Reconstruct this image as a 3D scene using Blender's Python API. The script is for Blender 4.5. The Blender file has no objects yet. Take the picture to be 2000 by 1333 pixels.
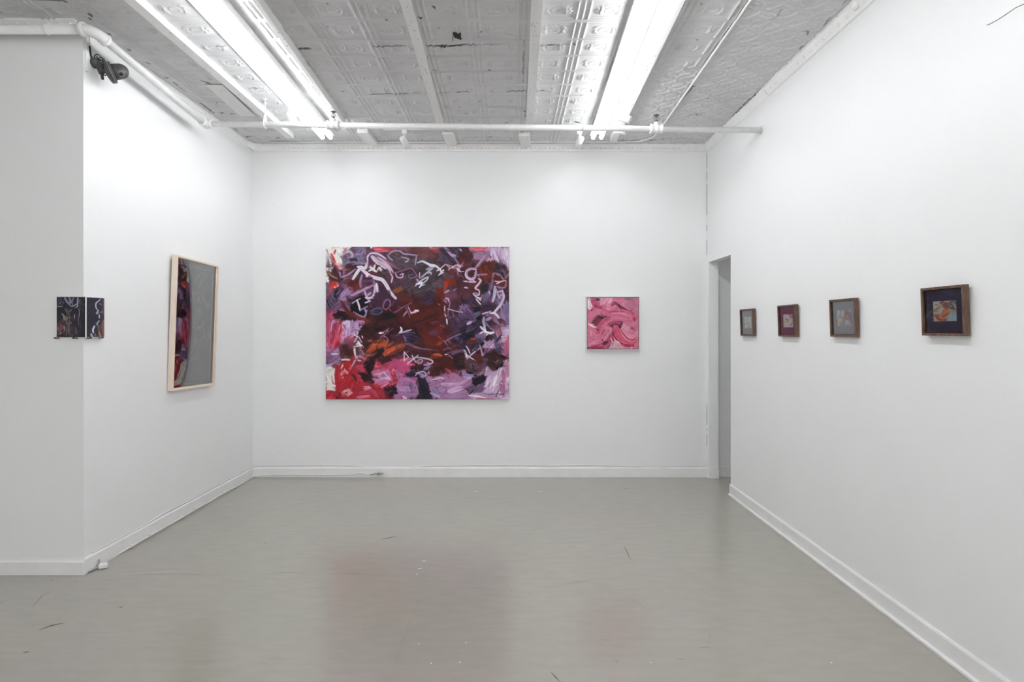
import bpy, bmesh, math, random
import numpy as np
from mathutils import Vector, Matrix, Euler

# ---------------------------------------------------------------- camera, world, exposure
scene = bpy.context.scene
COL = scene.collection
F_PX, VPX, VPY, EYE = 1050.0, 997.0, 642.0, 1.474        # focal length and vanishing point in a 2000 x 1333 frame
cam_data = bpy.data.cameras.new('camera'); cam = bpy.data.objects.new('camera', cam_data); COL.objects.link(cam)
cam.location = (0, 0, EYE); cam.rotation_euler = (math.radians(90), 0, 0)
cam_data.sensor_width = 36; cam_data.lens = F_PX / 2000 * 36
cam_data.shift_x = (1000 - VPX) / 2000; cam_data.shift_y = -(666.5 - VPY) / 2000
cam_data.clip_start = .05
scene.camera = cam
world = bpy.data.worlds.new('daylight'); scene.world = world; world.use_nodes = True
world.node_tree.nodes['Background'].inputs[0].default_value = (1, 1, 1, 1)
world.node_tree.nodes['Background'].inputs[1].default_value = SKY_STRENGTH = 2.0
vs = scene.view_settings
vs.view_transform = 'Standard'; vs.look = 'None'; vs.gamma = 1; vs.use_curve_mapping = False
vs.exposure = 0.42
TUBE_STRENGTH = 16.0

XL, XR, YB, YC, ZC = -2.558, 1.949, 5.33, 3.22, EYE + 1.82      # left wall, right wall, back wall, face of the projecting wall, ceiling
XFAR, YFRONT = -4.6, -4.2

def at(x, y, Y):                                            # the point at depth Y seen at a pixel of the photograph
    return Vector(((x - VPX) * Y / F_PX, Y, EYE + (VPY - y) * Y / F_PX))
def on_z(x, y, z):
    Y = F_PX * (z - EYE) / (VPY - y); return at(x, y, Y)
def on_x(x, y, X):
    return at(x, y, F_PX * X / (x - VPX))

# ---------------------------------------------------------------- materials
def lin(c):
    return tuple(((v / 255) / 12.92 if v <= 10 else ((v / 255 + .055) / 1.055) ** 2.4) for v in c)
def nodes(name):
    m = bpy.data.materials.new(name); m.use_nodes = True
    nt = m.node_tree; return m, nt, nt.nodes['Principled BSDF']
def mat(name, rgb, rough=.5, metal=0., var=.04, scale=8., bump=0., bscale=60., spec=.5, stretch=(1, 1, 1)):
    m, nt, b = nodes(name); N = nt.nodes.new; L = nt.links.new
    tc = N('ShaderNodeTexCoord'); mp = N('ShaderNodeMapping'); mp.inputs['Scale'].default_value = stretch
    L(tc.outputs['Object'], mp.inputs['Vector'])
    nz = N('ShaderNodeTexNoise'); nz.inputs['Scale'].default_value = scale; nz.inputs['Detail'].default_value = 4
    L(mp.outputs[0], nz.inputs['Vector'])
    rp = N('ShaderNodeValToRGB'); c = lin(rgb)
    rp.color_ramp.elements[0].position = .3; rp.color_ramp.elements[1].position = .7
    rp.color_ramp.elements[0].color = (*[max(0, v * (1 - var)) for v in c], 1)
    rp.color_ramp.elements[1].color = (*[min(1, v * (1 + var)) for v in c], 1)
    L(nz.outputs['Fac'], rp.inputs[0]); L(rp.outputs[0], b.inputs['Base Color'])
    b.inputs['Roughness'].default_value = rough; b.inputs['Metallic'].default_value = metal
    b.inputs['Specular IOR Level'].default_value = spec
    if bump:
        n2 = N('ShaderNodeTexNoise'); n2.inputs['Scale'].default_value = bscale; n2.inputs['Detail'].default_value = 3
        L(mp.outputs[0], n2.inputs['Vector'])
        bp = N('ShaderNodeBump'); bp.inputs['Strength'].default_value = 1; bp.inputs['Distance'].default_value = bump
        L(n2.outputs['Fac'], bp.inputs['Height']); L(bp.outputs[0], b.inputs['Normal'])
    return m
def wood(name, rgb, rgb2, rough=.5, scale=6.):
    m, nt, b = nodes(name); N = nt.nodes.new; L = nt.links.new
    tc = N('ShaderNodeTexCoord'); mp = N('ShaderNodeMapping'); mp.inputs['Scale'].default_value = (18, 40, 3)
    L(tc.outputs['Object'], mp.inputs['Vector'])
    nz = N('ShaderNodeTexNoise'); nz.inputs['Scale'].default_value = scale; nz.inputs['Detail'].default_value = 5; nz.inputs['Distortion'].default_value = .6
    L(mp.outputs[0], nz.inputs['Vector'])
    rp = N('ShaderNodeValToRGB'); rp.color_ramp.elements[0].color = (*lin(rgb), 1); rp.color_ramp.elements[1].color = (*lin(rgb2), 1)
    rp.color_ramp.elements[0].position = .35; rp.color_ramp.elements[1].position = .68
    L(nz.outputs['Fac'], rp.inputs[0]); L(rp.outputs[0], b.inputs['Base Color']); b.inputs['Roughness'].default_value = rough
    return m
def glow(name, rgb, strength):
    m, nt, b = nodes(name)
    b.inputs['Base Color'].default_value = (.9, .9, .9, 1); b.inputs['Emission Color'].default_value = (*lin(rgb), 1); b.inputs['Emission Strength'].default_value = strength
    return m
def painted(name, rough=.4, spec=.4):                         # colours come from the brush work laid down on the mesh
    m, nt, b = nodes(name)
    a = nt.nodes.new('ShaderNodeVertexColor'); a.layer_name = 'paint'
    nt.links.new(a.outputs['Color'], b.inputs['Base Color'])
    b.inputs['Roughness'].default_value = rough; b.inputs['Specular IOR Level'].default_value = spec
    return m
def glazing(name, ior=1.9):
    m = bpy.data.materials.new(name); m.use_nodes = True; nt = m.node_tree; nt.nodes.clear(); N = nt.nodes.new; L = nt.links.new
    o = N('ShaderNodeOutputMaterial'); mx = N('ShaderNodeMixShader'); t = N('ShaderNodeBsdfTransparent'); g = N('ShaderNodeBsdfGlossy'); f = N('ShaderNodeFresnel')
    t.inputs[0].default_value = (.97, .98, .98, 1); g.inputs['Roughness'].default_value = .02; f.inputs['IOR'].default_value = ior
    L(f.outputs[0], mx.inputs[0]); L(t.outputs[0], mx.inputs[1]); L(g.outputs[0], mx.inputs[2]); L(mx.outputs[0], o.inputs[0])
    return m

M_WALL = mat('white wall paint', (241, 242, 242), .55, var=.012, scale=1.6, bump=.0012, bscale=22, spec=.3)
M_TRIM = mat('white gloss trim paint', (240, 240, 239), .35, var=.03, scale=9, bump=.0006, bscale=40)
M_WOOD = mat('white painted timber', (234, 234, 233), .5, var=.04, scale=14, bump=.001, bscale=70, stretch=(1, .12, 1))
M_PIPE = mat('white painted iron', (236, 236, 235), .4, var=.04, scale=20, bump=.0008, bscale=90)
M_ENAM = mat('white enamel', (242, 242, 242), .35, var=.01)
M_CABLE = mat('white cable jacket', (236, 235, 232), .45, var=.02)
M_DARK = mat('charcoal plastic', (76, 76, 77), .45, var=.08, scale=30)
M_DARK2 = mat('grey plastic', (122, 122, 122), .4, var=.06, scale=30)
M_BLK = mat('black rubber', (34, 34, 36), .5, var=.1)
M_RUST = mat('weathered bronze', (118, 108, 100), .5, metal=.6, var=.25, scale=90)
M_STEEL = mat('galvanised steel', (176, 176, 176), .4, metal=.7, var=.1, scale=60)
M_WALNUT = wood('walnut moulding', (74, 55, 46), (124, 94, 77), .5)
M_MAPLE = wood('pale maple moulding', (232, 214, 196), (240, 226, 212), .5)
M_SILVER = mat('white lacquered frame', (228, 228, 226), .35, var=.02)
M_GAP = mat('dark frame recess', (66, 62, 66), .6, var=.1)
M_MATS = [mat(n_, c_, .75, var=.04, scale=60) for n_, c_ in (('navy mat board', (98, 93, 116)), ('grey mat with wall reflection', (186, 185, 195)), ('mat with pink canvas reflection', (140, 108, 130)), ('pale mat with wall reflection tint', (190, 191, 195)))]  # grey and plum tones carry the glass reflections of wall and pink canvas
M_LINEN = mat('raw canvas edge', (214, 206, 208), .8, var=.06, scale=120)
M_PAPER = mat('white page edge', (238, 237, 232), .7, var=.02, scale=200)
M_GLASS = glazing('picture glass', 1.68)
M_GLASS2 = glazing('picture acrylic', 4.2)
M_TUBE = glow('lit fluorescent tube', (251, 253, 255), TUBE_STRENGTH)
M_PAINT = painted('oil paint', .45, .16)
M_PRINT = painted('printed paper', .5, .3)
M_LENS = mat('spotlight lens', (206, 206, 206), .2, var=.02)
M_SCUFF = mat('dark scuff', (106, 101, 94), .25, var=.2, scale=40)
M_SCUFF2 = mat('faint scuff', (150, 145, 137), .25, var=.1, scale=40)
M_CHIP = mat('white paint chip', (222, 221, 214), .5, var=.05)
M_CRACK = mat('dark crack line', (110, 108, 106), .9, var=.3, scale=120)  # dark grey of the plaster crack and the corner seam

def floor_material():
    m, nt, b = nodes('sealed grey concrete paint'); N = nt.nodes.new; L = nt.links.new
    tc = N('ShaderNodeTexCoord')
    n1 = N('ShaderNodeTexNoise'); n1.inputs['Scale'].default_value = .9; n1.inputs['Detail'].default_value = 3
    n2 = N('ShaderNodeTexNoise'); n2.inputs['Scale'].default_value = 7; n2.inputs['Detail'].default_value = 6
    mp = N('ShaderNodeMapping'); mp.inputs['Scale'].default_value = (1, 3.5, 1)
    L(tc.outputs['Object'], mp.inputs[0]); L(tc.outputs['Object'], n1.inputs['Vector']); L(mp.outputs[0], n2.inputs['Vector'])
    rp = N('ShaderNodeValToRGB'); rp.color_ramp.elements[0].position = .36; rp.color_ramp.elements[1].position = .64
    rp.color_ramp.elements[0].color = (*lin((168, 161, 155)), 1); rp.color_ramp.elements[1].color = (*lin((167, 164, 153)), 1)
    L(n1.outputs['Fac'], rp.inputs[0])
    mx = N('ShaderNodeMixRGB'); mx.blend_type = 'OVERLAY'; mx.inputs[0].default_value = .10
    L(rp.outputs[0], mx.inputs[1]); L(n2.outputs['Fac'], mx.inputs[2]); L(mx.outputs[0], b.inputs['Base Color'])
    b.inputs['Roughness'].default_value = .24
    b.inputs['Specular IOR Level'].default_value = .6; b.inputs['Coat Weight'].default_value = .45; b.inputs['Coat Roughness'].default_value = .13
    n3 = N('ShaderNodeTexNoise'); n3.inputs['Scale'].default_value = 3; n3.inputs['Detail'].default_value = 2; L(mp.outputs[0], n3.inputs['Vector'])
    bp = N('ShaderNodeBump'); bp.inputs['Strength'].default_value = .4; bp.inputs['Distance'].default_value = .0001
    L(n3.outputs['Fac'], bp.inputs['Height']); L(bp.outputs[0], b.inputs['Normal'])
    return m

# ---------------------------------------------------------------- mesh builder
class MB:
    def __init__(self): self.v = []; self.f = []; self.s = []; self.mi = []; self.m = 0
    def add(self, vs_, fs, smooth=False):
        o = len(self.v); self.v += [tuple(p) for p in vs_]
        for f in fs: self.f.append([i + o for i in f]); self.s.append(smooth); self.mi.append(self.m)
        return self
    def box(self, x0, y0, z0, x1, y1, z1):
        return self.add([(x0, y0, z0), (x1, y0, z0), (x1, y1, z0), (x0, y1, z0), (x0, y0, z1), (x1, y0, z1), (x1, y1, z1), (x0, y1, z1)],
                        [(0, 3, 2, 1), (4, 5, 6, 7), (0, 1, 5, 4), (1, 2, 6, 5), (2, 3, 7, 6), (3, 0, 4, 7)])
    def prism(self, lo, hi):                                  # two matching rings of points
        n = len(lo)
        return self.add(list(lo) + list(hi), [tuple(range(n - 1, -1, -1)), tuple(range(n, 2 * n))] + [(i, (i + 1) % n, n + (i + 1) % n, n + i) for i in range(n)])
    def bar(self, a, b, w, h, up=(0, 0, 1)):                  # a board from a to b; a, b lie on its top centre line
        a, b = Vector(a), Vector(b); d = (b - a).normalized(); s = d.cross(Vector(up)).normalized() * (w / 2); u = Vector(up) * -h
        return self.prism([a - s, a + s, a + s + u, a - s + u], [b - s, b + s, b + s + u, b - s + u])
    def lathe(self, prof, p0, axis, n=24, caps=True):         # prof: (distance along the axis, radius)
        axis = Vector(axis).normalized(); p0 = Vector(p0)
        e = axis.orthogonal().normalized(); g = axis.cross(e)
        vs_ = []
        for t, r in prof:
            for k in range(n):
                a = 2 * math.pi * k / n; vs_.append(p0 + axis * t + (e * math.cos(a) + g * math.sin(a)) * r)
        fs = []
        for i in range(len(prof) - 1):
            for k in range(n):
                k2 = (k + 1) % n; fs.append((i * n + k, i * n + k2, (i + 1) * n + k2, (i + 1) * n + k))
        self.add(vs_, fs, True)
        if caps:
            o = len(self.v) - len(vs_)
            for ring, rev in ((0, True), (len(prof) - 1, False)):
                if prof[ring][1] > 1e-5:
                    f = [o + ring * n + k for k in range(n)]
                    self.f.append(f[::-1] if rev else f); self.s.append(False); self.mi.append(self.m)
        return self
    def cyl(self, a, b, r, n=20, r2=None):
        a, b = Vector(a), Vector(b)
        return self.lathe([(0, r), ((b - a).length, r if r2 is None else r2)], a, b - a, n)
    def tube(self, pts, r, n=8, closed=False):
        pts = [Vector(p) for p in pts]; vs_ = []; m = len(pts); prev = None
        for i, p in enumerate(pts):
            d = ((pts[(i + 1) % m] if closed or i < m - 1 else p) - (pts[i - 1] if closed or i else p)).normalized()
            e = (d.orthogonal() if prev is None else prev - d * prev.dot(d)).normalized(); prev = e; g = d.cross(e)
            for k in range(n):
                a = 2 * math.pi * k / n; vs_.append(p + (e * math.cos(a) + g * math.sin(a)) * r)
        fs = [(i * n + k, i * n + (k + 1) % n, ((i + 1) % m) * n + (k + 1) % n, ((i + 1) % m) * n + k) for i in range(m if closed else m - 1) for k in range(n)]
        self.add(vs_, fs, True)
        if not closed:
            o = len(self.v) - len(vs_)
            self.f += [[o + k for k in range(n)][::-1], [o + (m - 1) * n + k for k in range(n)]]; self.s += [False, False]; self.mi += [self.m] * 2
        return self
    def ball(self, c, r, n=14, sz=1.):
        return self.lathe([(-r * sz * math.cos(math.pi * i / n), max(1e-6, r * math.sin(math.pi * i / n))) for i in range(n + 1)], c, (0, 0, 1), n * 2, False)
    def build(self, name, m, parent=None, bevel=0., loc=None):
        me = bpy.data.meshes.new(name); me.from_pydata(self.v, [], self.f)
        for mm in (m if isinstance(m, (list, tuple)) else [m]): me.materials.append(mm)
        me.polygons.foreach_set('use_smooth', self.s); me.polygons.foreach_set('material_index', self.mi)
        bm = bmesh.new(); bm.from_mesh(me); bmesh.ops.recalc_face_normals(bm, faces=bm.faces); bm.to_mesh(me); bm.free()
        o = bpy.data.objects.new(name, me); COL.objects.link(o)
        if parent is not None: o.parent = parent
        if loc is not None: o.location = loc
        if bevel:
            b = o.modifiers.new('bevel', 'BEVEL'); b.width = bevel; b.segments = 2; b.limit_method = 'ANGLE'; b.angle_limit = math.radians(50)
        return o

def thing(name, label, cat, loc=(0, 0, 0), rot=(0, 0, 0), group=None):
    o = bpy.data.objects.new(name, None); COL.objects.link(o); o.empty_display_size = .1
    o.location = loc; o.rotation_euler = rot; return tag(o, label, cat, group)
def tag(o, label, cat, group=None):
    o['label'] = label; o['category'] = cat
    if group: o['group'] = group
    return o
def struct(o, label=None, cat=None):
    o['kind'] = 'structure'
    if label: o['label'] = label
    if cat: o['category'] = cat
    return o
def copy_tree(o, parent=None):
    c = o.copy(); COL.objects.link(c); c.parent = parent
    for ch in list(o.children): copy_tree(ch, c)
    return c
def paint_mesh(name, cv, w, h, m, parent, y=0., relief=.0015, bend=None, x0=None, z0=None):
    """a painted surface in the x-z plane, facing -y, carrying the colours and the thickness of the paint"""
    H, W = cv.hgt.shape
    xs = np.linspace(-w / 2, w / 2, W) if x0 is None else np.linspace(x0, x0 + w, W)
    zs = np.linspace(h / 2, -h / 2, H)
    X, Z = np.meshgrid(xs, zs)
    Y = y - np.clip(cv.hgt, 0, 2) * relief
    if bend is not None: Y = Y + bend(X, Z)
    co = np.stack([X, Y, Z], -1).reshape(-1, 3).astype(np.float32)
    i = np.arange(H * W).reshape(H, W)
    fc = np.stack([i[:-1, :-1], i[1:, :-1], i[1:, 1:], i[:-1, 1:]], -1).reshape(-1, 4)
    return grid_object(name, co, fc, cv.img.reshape(-1, 3), m, parent)
def grid_object(name, co, fc, rgb, m, parent=None, layer='paint'):
    me = bpy.data.meshes.new(name); n = len(fc)
    me.vertices.add(len(co)); me.vertices.foreach_set('co', co.astype(np.float32).ravel())
    me.loops.add(n * 4); me.loops.foreach_set('vertex_index', fc.astype(np.int32).ravel())
    me.polygons.add(n); me.polygons.foreach_set('loop_start', np.arange(0, n * 4, 4, dtype=np.int32)); me.polygons.foreach_set('loop_total', np.full(n, 4, np.int32))
    me.polygons.foreach_set('use_smooth', np.ones(n, bool))
    me.update(calc_edges=True); me.validate()
    at_ = me.color_attributes.new(layer, 'FLOAT_COLOR', 'POINT')
    s = np.clip(rgb, 0, 1); l = np.where(s <= .04045, s / 12.92, ((s + .055) / 1.055) ** 2.4)
    at_.data.foreach_set('color', np.concatenate([l, np.ones((len(l), 1))], 1).astype(np.float32).ravel())
    me.materials.append(m)
    o = bpy.data.objects.new(name, me); COL.objects.link(o)
    if parent is not None: o.parent = parent
    return o

# ---------------------------------------------------------------- brush engine
def hash2(ix, iy, seed):
    h = (ix.astype(np.int64) * 374761393 + iy.astype(np.int64) * 668265263 + seed * 974711) & 0x7fffffff
    h = ((h ^ (h >> 13)) * 1274126177) & 0x7fffffff
    return ((h ^ (h >> 16)) & 0xffff) / 65535.0

def vnoise(x, y, seed=0):
    x = np.asarray(x, float); y = np.asarray(y, float)
    ix = np.floor(x); iy = np.floor(y)
    fx = x - ix; fy = y - iy
    fx = fx * fx * (3 - 2 * fx); fy = fy * fy * (3 - 2 * fy)
    a = hash2(ix, iy, seed); b = hash2(ix + 1, iy, seed)
    c = hash2(ix, iy + 1, seed); d = hash2(ix + 1, iy + 1, seed)
    return (a * (1 - fx) + b * fx) * (1 - fy) + (c * (1 - fx) + d * fx) * fy

def fnoise(x, y, seed=0, octaves=3):
    s = 0; amp = .5; tot = 0
    for o in range(octaves):
        s = s + amp * vnoise(x * 2 ** o, y * 2 ** o, seed + 17 * o); tot += amp; amp *= .55
    return s / tot

def sstep(a, b, x):
    t = np.clip((x - a) / (b - a), 0, 1)
    return t * t * (3 - 2 * t)

def P(s):
    v = [float(k) for k in s.replace(',', ' ').split()]
    return [(v[i], v[i + 1]) for i in range(0, len(v) - 1, 2)]

class Canvas:
    """a painted surface: colour and paint thickness on a grid of w x h points;
    user coordinates run over the box x0,y0..x1,y1 with y downwards"""
    def __init__(self, box, w, h, base):
        self.x0, self.y0, self.x1, self.y1 = box
        self.w, self.h = w, h
        self.k = w / (self.x1 - self.x0)
        self.img = np.empty((h, w, 3)); self.img[:] = np.array(base) / 255.
        self.hgt = np.zeros((h, w))
        self.ox = self.oy = 0.; self.sc = 1.; self.n = 0
    def frame(self, ox, oy, sc):
        self.ox, self.oy, self.sc = ox, oy, sc
    def tr(self, pts):
        a = np.array(pts, float)
        a = a * self.sc + np.array([self.ox, self.oy])
        return (a - np.array([self.x0, self.y0])) * self.k
    def mix(self, sl, al, col):
        self.img[sl] = self.img[sl] * (1 - al[..., None]) + col * al[..., None]
    def stroke(self, pts, w, col, a=.92, dry=.25, col2=None, taper=.35, thick=1., wob=0., j=.16):
        self.n += 1; seed = self.n * 7 + 3
        if isinstance(pts, str): pts = P(pts)
        p = self.tr(pts); R = max(.55, w * self.sc * self.k / 2)
        if len(p) == 1: p = np.vstack([p, p + .4])
        q = np.vstack([2 * p[0] - p[1], p, 2 * p[-1] - p[-2]])
        out = []
        for i in range(1, len(q) - 2):
            L = np.hypot(*(q[i + 1] - q[i])); m = max(3, int(L / 1.3))
            t = np.linspace(0, 1, m, endpoint=False)[:, None]
            out.append(.5 * (2 * q[i] + (q[i + 1] - q[i - 1]) * t + (2 * q[i - 1] - 5 * q[i] + 4 * q[i + 1] - q[i + 2]) * t * t
                             + (3 * q[i] - q[i - 1] - 3 * q[i + 1] + q[i + 2]) * t ** 3))
        out.append(p[-1:]); c = np.vstack(out)
        if wob:
            u = np.arange(len(c)) * .12
            c = c + wob * R * np.stack([vnoise(u, u * 0, seed) - .5, vnoise(u, u * 0 + 9, seed) - .5], 1)
        tan = np.gradient(c, axis=0); tan /= np.maximum(1e-6, np.hypot(tan[:, 0], tan[:, 1]))[:, None]
        s = np.concatenate([[0], np.cumsum(np.hypot(*np.diff(c, axis=0).T))])
        xa = int(max(0, c[:, 0].min() - R - 2)); xb = int(min(self.w, c[:, 0].max() + R + 3))
        ya = int(max(0, c[:, 1].min() - R - 2)); yb = int(min(self.h, c[:, 1].max() + R + 3))
        if xb <= xa or yb <= ya: return
        yy, xx = np.mgrid[ya:yb, xa:xb]
        px = np.stack([xx.ravel() + .5, yy.ravel() + .5], 1)
        best = np.empty(len(px), int)
        for i0 in range(0, len(px), 20000):
            d = ((px[i0:i0 + 20000, None] - c[None]) ** 2).sum(2); best[i0:i0 + 20000] = d.argmin(1)
        dv = px - c[best]
        t = dv[:, 0] * -tan[best, 1] + dv[:, 1] * tan[best, 0]
        along = dv[:, 0] * tan[best, 0] + dv[:, 1] * tan[best, 1]
        u = s[best] / max(s[-1], 1e-6); S = s[best] + along
        prof = 1 - taper * (np.abs(2 * u - 1) ** 3)
        Rp = R * prof
        d = np.sqrt(t * t + along * along)
        m = np.clip((Rp - d) + .5, 0, 1)
        nb = max(2., R * 1.1)
        br = .65 * vnoise(t / R * nb + 50, S * .035 / max(1, R * .1), seed) + .35 * vnoise(t / R * nb * 2.3 + 90, S * .08, seed + 1)
        th = (dry + .09) * (.55 + .75 * u)
        al = m * a * sstep(th - .14, th + .10, br + .12)
        cc = np.array(col) / 255.; c2 = np.array(col2 if col2 is not None else col) / 255.
        f = sstep(.3, .7, vnoise(t / R * nb * .6 + 20, S * .02, seed + 2))[:, None]
        v = (1 + j * 2 * (br - .5))[:, None]
        colr = np.clip((cc * (1 - f) + c2 * f) * v, 0, 1)
        sh = (yb - ya, xb - xa); sl = (slice(ya, yb), slice(xa, xb))
        al = al.reshape(sh); self.mix(sl, al, colr.reshape(sh + (3,)))
        ridge = (.55 + .45 * br) * (1 - .35 * (d / np.maximum(Rp, .5)) ** 2)
        self.hgt[sl] = self.hgt[sl] * (1 - .7 * al) + (ridge.reshape(sh) * thick) * al
    def blob(self, pts, col, a=.95, col2=None, ang=0., rough=10., soft=13., streak=1., j=.2, dry=0., thick=.5):
        self.n += 1; seed = self.n * 11 + 5
        if isinstance(pts, str): pts = P(pts)
        p = self.tr(pts); rg = rough * self.sc * self.k; sf = max(.6, soft * self.sc * self.k)
        pad = rg + sf * 2.5 + 2
        xa = int(max(0, p[:, 0].min() - pad)); xb = int(min(self.w, p[:, 0].max() + pad))
        ya = int(max(0, p[:, 1].min() - pad)); yb = int(min(self.h, p[:, 1].max() + pad))
        if xb <= xa or yb <= ya: return
        yy, xx = np.mgrid[ya:yb, xa:xb]; yy = yy + .5; xx = xx + .5
        ca, sa = np.cos(np.radians(ang)), np.sin(np.radians(ang))
        U = xx * ca + yy * sa; V = -xx * sa + yy * ca
        n1 = vnoise(U * .05, V * .33, seed) - .5; n2 = fnoise(xx * .09, yy * .09, seed + 1) - .5
        wx = xx + rg * 2 * (n1 * ca * 1.3 - n2 * sa * .8); wy = yy + rg * 2 * (n1 * sa * 1.3 + n2 * ca * .8)
        sd = np.full(xx.shape, 1e9); ins = np.zeros(xx.shape, bool)
        for i in range(len(p)):
            x1, y1 = p[i]; x2, y2 = p[(i + 1) % len(p)]
            ex, ey = x2 - x1, y2 - y1; L = ex * ex + ey * ey + 1e-9
            tt = np.clip(((wx - x1) * ex + (wy - y1) * ey) / L, 0, 1)
            sd = np.minimum(sd, np.hypot(wx - x1 - tt * ex, wy - y1 - tt * ey))
            cr = ((y1 > wy) != (y2 > wy)) & (wx < ex * (wy - y1) / (ey if abs(ey) > 1e-9 else 1e-9) + x1)
            ins ^= cr
        sd = np.where(ins, sd, -sd)
        st = .6 * vnoise(U * .045, V * .42 * streak, seed + 2) + .4 * vnoise(U * .09, V * .9 * streak, seed + 3)
        al = np.clip(sd / (sf * 1.6) + .75 + (st - .5) * 2.6, 0, 1) * np.clip(sd / sf + 2.2, 0, 1) * a
        if dry: al = al * sstep(dry - .12, dry + .12, st + .1)
        cc = np.array(col) / 255.; c2 = np.array(col2 if col2 is not None else col) / 255.
        f = sstep(.3, .7, .5 * st + .5 * fnoise(U * .03, V * .07, seed + 4))[..., None]
        colr = np.clip((cc * (1 - f) + c2 * f) * (1 + j * 2 * (st - .5))[..., None], 0, 1)
        sl = (slice(ya, yb), slice(xa, xb))
        self.mix(sl, al, colr)
        self.hgt[sl] = self.hgt[sl] * (1 - .6 * al) + (.35 + .65 * st) * thick * al
    def dots(self, pts, r, col):
        for x, y in (P(pts) if isinstance(pts, str) else pts):
            self.stroke([(x, y), (x + r * .3, y + r * .5)], r * 2, col, dry=0, taper=0, a=.95)
    def jab(self, n, box, lo, hi, wr, cols, ang, spread, seed, a=.5, dry=.5):
        """many short dry brush marks"""
        r = random.Random(seed)
        for i in range(n):
            x = r.uniform(box[0], box[2]); y = r.uniform(box[1], box[3]); L = r.uniform(lo, hi)
            t = math.radians(ang + r.uniform(-spread, spread)); b = r.uniform(-.35, .35)
            dx, dy = math.cos(t) * L / 2, math.sin(t) * L / 2
            self.stroke([(x - dx, y - dy), (x - dy * b, y + dx * b), (x + dx, y + dy)], r.uniform(*wr), r.choice(cols), a=a, dry=dry, thick=.5)
    def smear(self, n, box, L, w, seed, a=.55, dry=.45, field=None, j=.2):
        """drag the wet paint about: dry strokes in the colour found where each one starts"""
        r = random.Random(seed)
        for i in range(n):
            x = r.uniform(box[0], box[2]); y = r.uniform(box[1], box[3])
            q = self.tr([(x, y)])[0]; ix = int(min(self.w - 1, max(0, q[0]))); iy = int(min(self.h - 1, max(0, q[1])))
            col = self.img[iy, ix] * 255 * (1 + r.uniform(-j, j))
            t = math.pi * 2 * float(fnoise(np.array([x * self.sc * .004 + seed]), np.array([y * self.sc * .004]), seed + 5)[0]) * 2 + r.uniform(-.5, .5)
            l = r.uniform(.4, 1) * L; b = r.uniform(-.3, .3); dx, dy = math.cos(t) * l, math.sin(t) * l
            self.stroke([(x, y), (x + dx * .5 - dy * b, y + dy * .5 + dx * b), (x + dx, y + dy)], r.uniform(.5, 1) * w, col, a=a, dry=dry, thick=.6, j=.22)

# colours of the paints
WH = (232, 226, 234); LW = (214, 202, 224); LI = (178, 146, 182); PL = (204, 182, 210); MV = (128, 92, 126)
GV = (112, 100, 128); NV = (40, 34, 50); BK = (30, 24, 32); PU = (64, 42, 54); MR = (84, 42, 46); RB = (104, 44, 40)
OR = (204, 106, 70); RD = (184, 54, 64); CR = (164, 42, 60); PK = (206, 96, 126); DP = (168, 84, 122); OW = (232, 229, 224)
SL = (84, 80, 106); DM = (88, 58, 78); RO = (150, 62, 46); CO = (226, 104, 112)

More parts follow.
